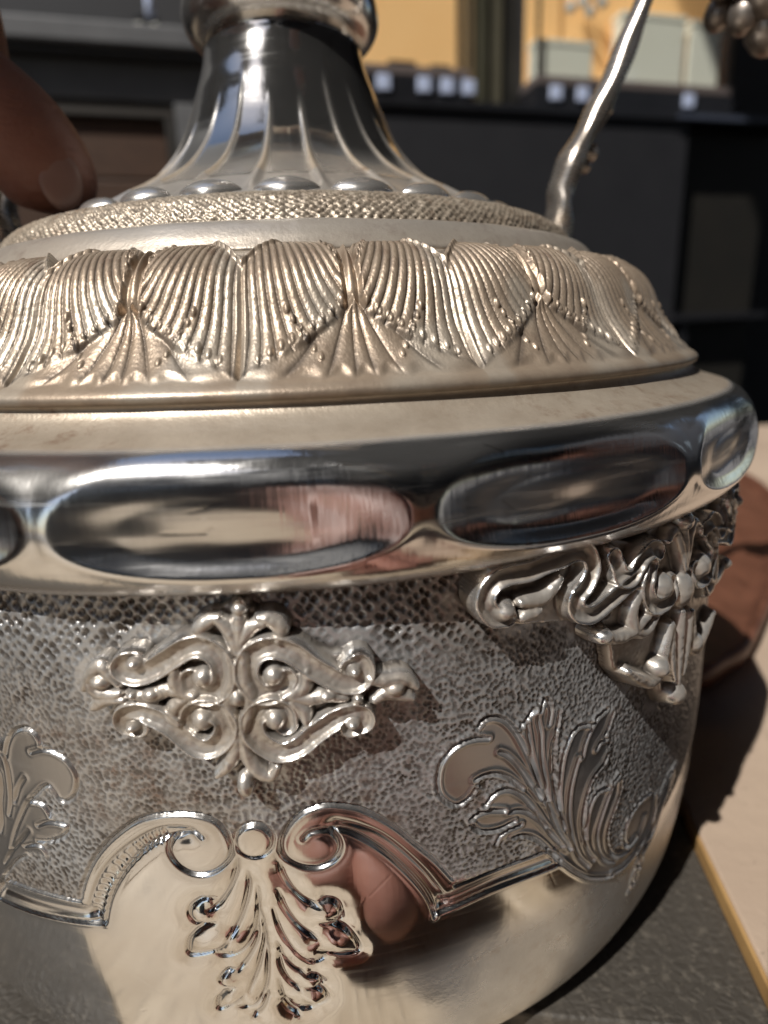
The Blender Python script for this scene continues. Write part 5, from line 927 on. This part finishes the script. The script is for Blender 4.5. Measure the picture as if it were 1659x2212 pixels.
for x in (2.3, 3.1): ball('eye', (x, -5.28, 10.7), 0.14, (1, 1, 1), M_WHITE, pers2)
ball('nose', (2.7, -5.15, 10.3), 0.22, (0.7, 1.0, 1.3), M_SKIN, pers2); ball('mouth', (2.7, -5.30, 9.8), 0.3, (1.1, 0.4, 0.3), M_NAIL, pers2)
# the dark shop front behind the photographer and the house on the right
M_FRONT = plain('dark_shopfront', (0.026, 0.028, 0.038), 0.6, (0.019, 0.021, 0.029), 2)
M_PANE = plain('window_pane', (0.30, 0.36, 0.42), 0.08, (0.26, 0.32, 0.38), 3)
def building(name, label, loc, rotz, w, h, xs, zs):
    b_ = tag(empty(name, Vector(loc) * S, rotz), label, 'building')
    box('facade', -w / 2, w / 2, 0, 4, 0, h, M_FRONT, b_)
    box('cornice', -w / 2 - 0.4, w / 2 + 0.4, -0.8, 4.2, h + 0.01, h + 1.4, M_FRONT, b_, 0.1)
    k = 0
    for z in zs:
        for x in xs:
            f = box('window' if k == 0 else 'window.%03d' % k, x - 2.6, x + 2.6, -0.25, -0.01, z, z + 9, M_BLACK, b_, 0.1)
            box('pane', x - 2.2, x - 0.12, -0.29, -0.252, z + 0.4, z + 8.6, M_PANE, f); box('pane.001', x + 0.12, x + 2.2, -0.29, -0.252, z + 0.4, z + 8.6, M_PANE, f)
            k += 1
building('shop_front', 'dark shop front with tall windows seen mirrored in the silver', (4, -46, -12), math.pi, 84, 52, (-30, -14, 12, 28), (22,))
building('side_house', 'dark house wall on the right seen mirrored in the rim', (60, -10, -12), -math.pi / 2, 70, 46, (-20, 0, 20), (18,))

aw = tag(empty('added_awning', (12 * S, -18 * S, 24 * S)), 'dark canopy added out of view overhead to darken the mirror image in the neck', 'added_awning')  # unseen canopy added overhead to darken the reflections in the silver
M_AWN, nt_, b_s = mat('grey_canvas')
b_s.inputs['Base Color'].default_value = (0.09, 0.09, 0.095, 1); b_s.inputs['Roughness'].default_value = 0.9
tl_ = N(nt_, 'ShaderNodeBsdfTranslucent'); tl_.inputs[0].default_value = (0.035, 0.035, 0.038, 1)
as_ = N(nt_, 'ShaderNodeAddShader'); L(nt_, b_s.outputs[0], as_.inputs[0]); L(nt_, tl_.outputs[0], as_.inputs[1]); L(nt_, as_.outputs[0], nt_.nodes['Material Output'].inputs['Surface'])
box('canopy.001', -14, 34, 14.21, 44, 0, 0.3, M_AWN, aw)
box('canopy', -20, 34, -17, 14, 0, 0.3, M_AWN, aw); box('valance', -20, 34, 14.01, 14.2, -2.2, 0.3, M_AWN, aw); box('valance.001', -20.2, -20.01, -17, 14, -2.2, 0.3, M_AWN, aw)
aw2 = tag(empty('added_awning', (-43 * S, 0, 24 * S)), 'second dark canopy added out of view further left to keep bright sky off the rim', 'added_awning')  # unseen canopy added to block the bright left sky, leaving a gap for the sun
box('canopy', -22, 22, -35, 40, 0, 0.3, M_AWN, aw2); box('valance', 22.01, 22.2, -35, 40, -1.6, 0.3, M_AWN, aw2)
for k, (x, y) in enumerate(((-21.5, -34), (21.5, -34), (-21.5, 39))): box('pole' if k == 0 else 'pole.%03d' % k, x - 0.3, x + 0.3, y - 0.3, y + 0.3, -36, -0.01, M_BLACK, aw2)
for k, (x, y) in enumerate(((-19.5, -16), (33, -16), (33, 13.5))): box('pole' if k == 0 else 'pole.%03d' % k, x - 0.3, x + 0.3, y - 0.3, y + 0.3, -36, -0.01, M_BLACK, aw)
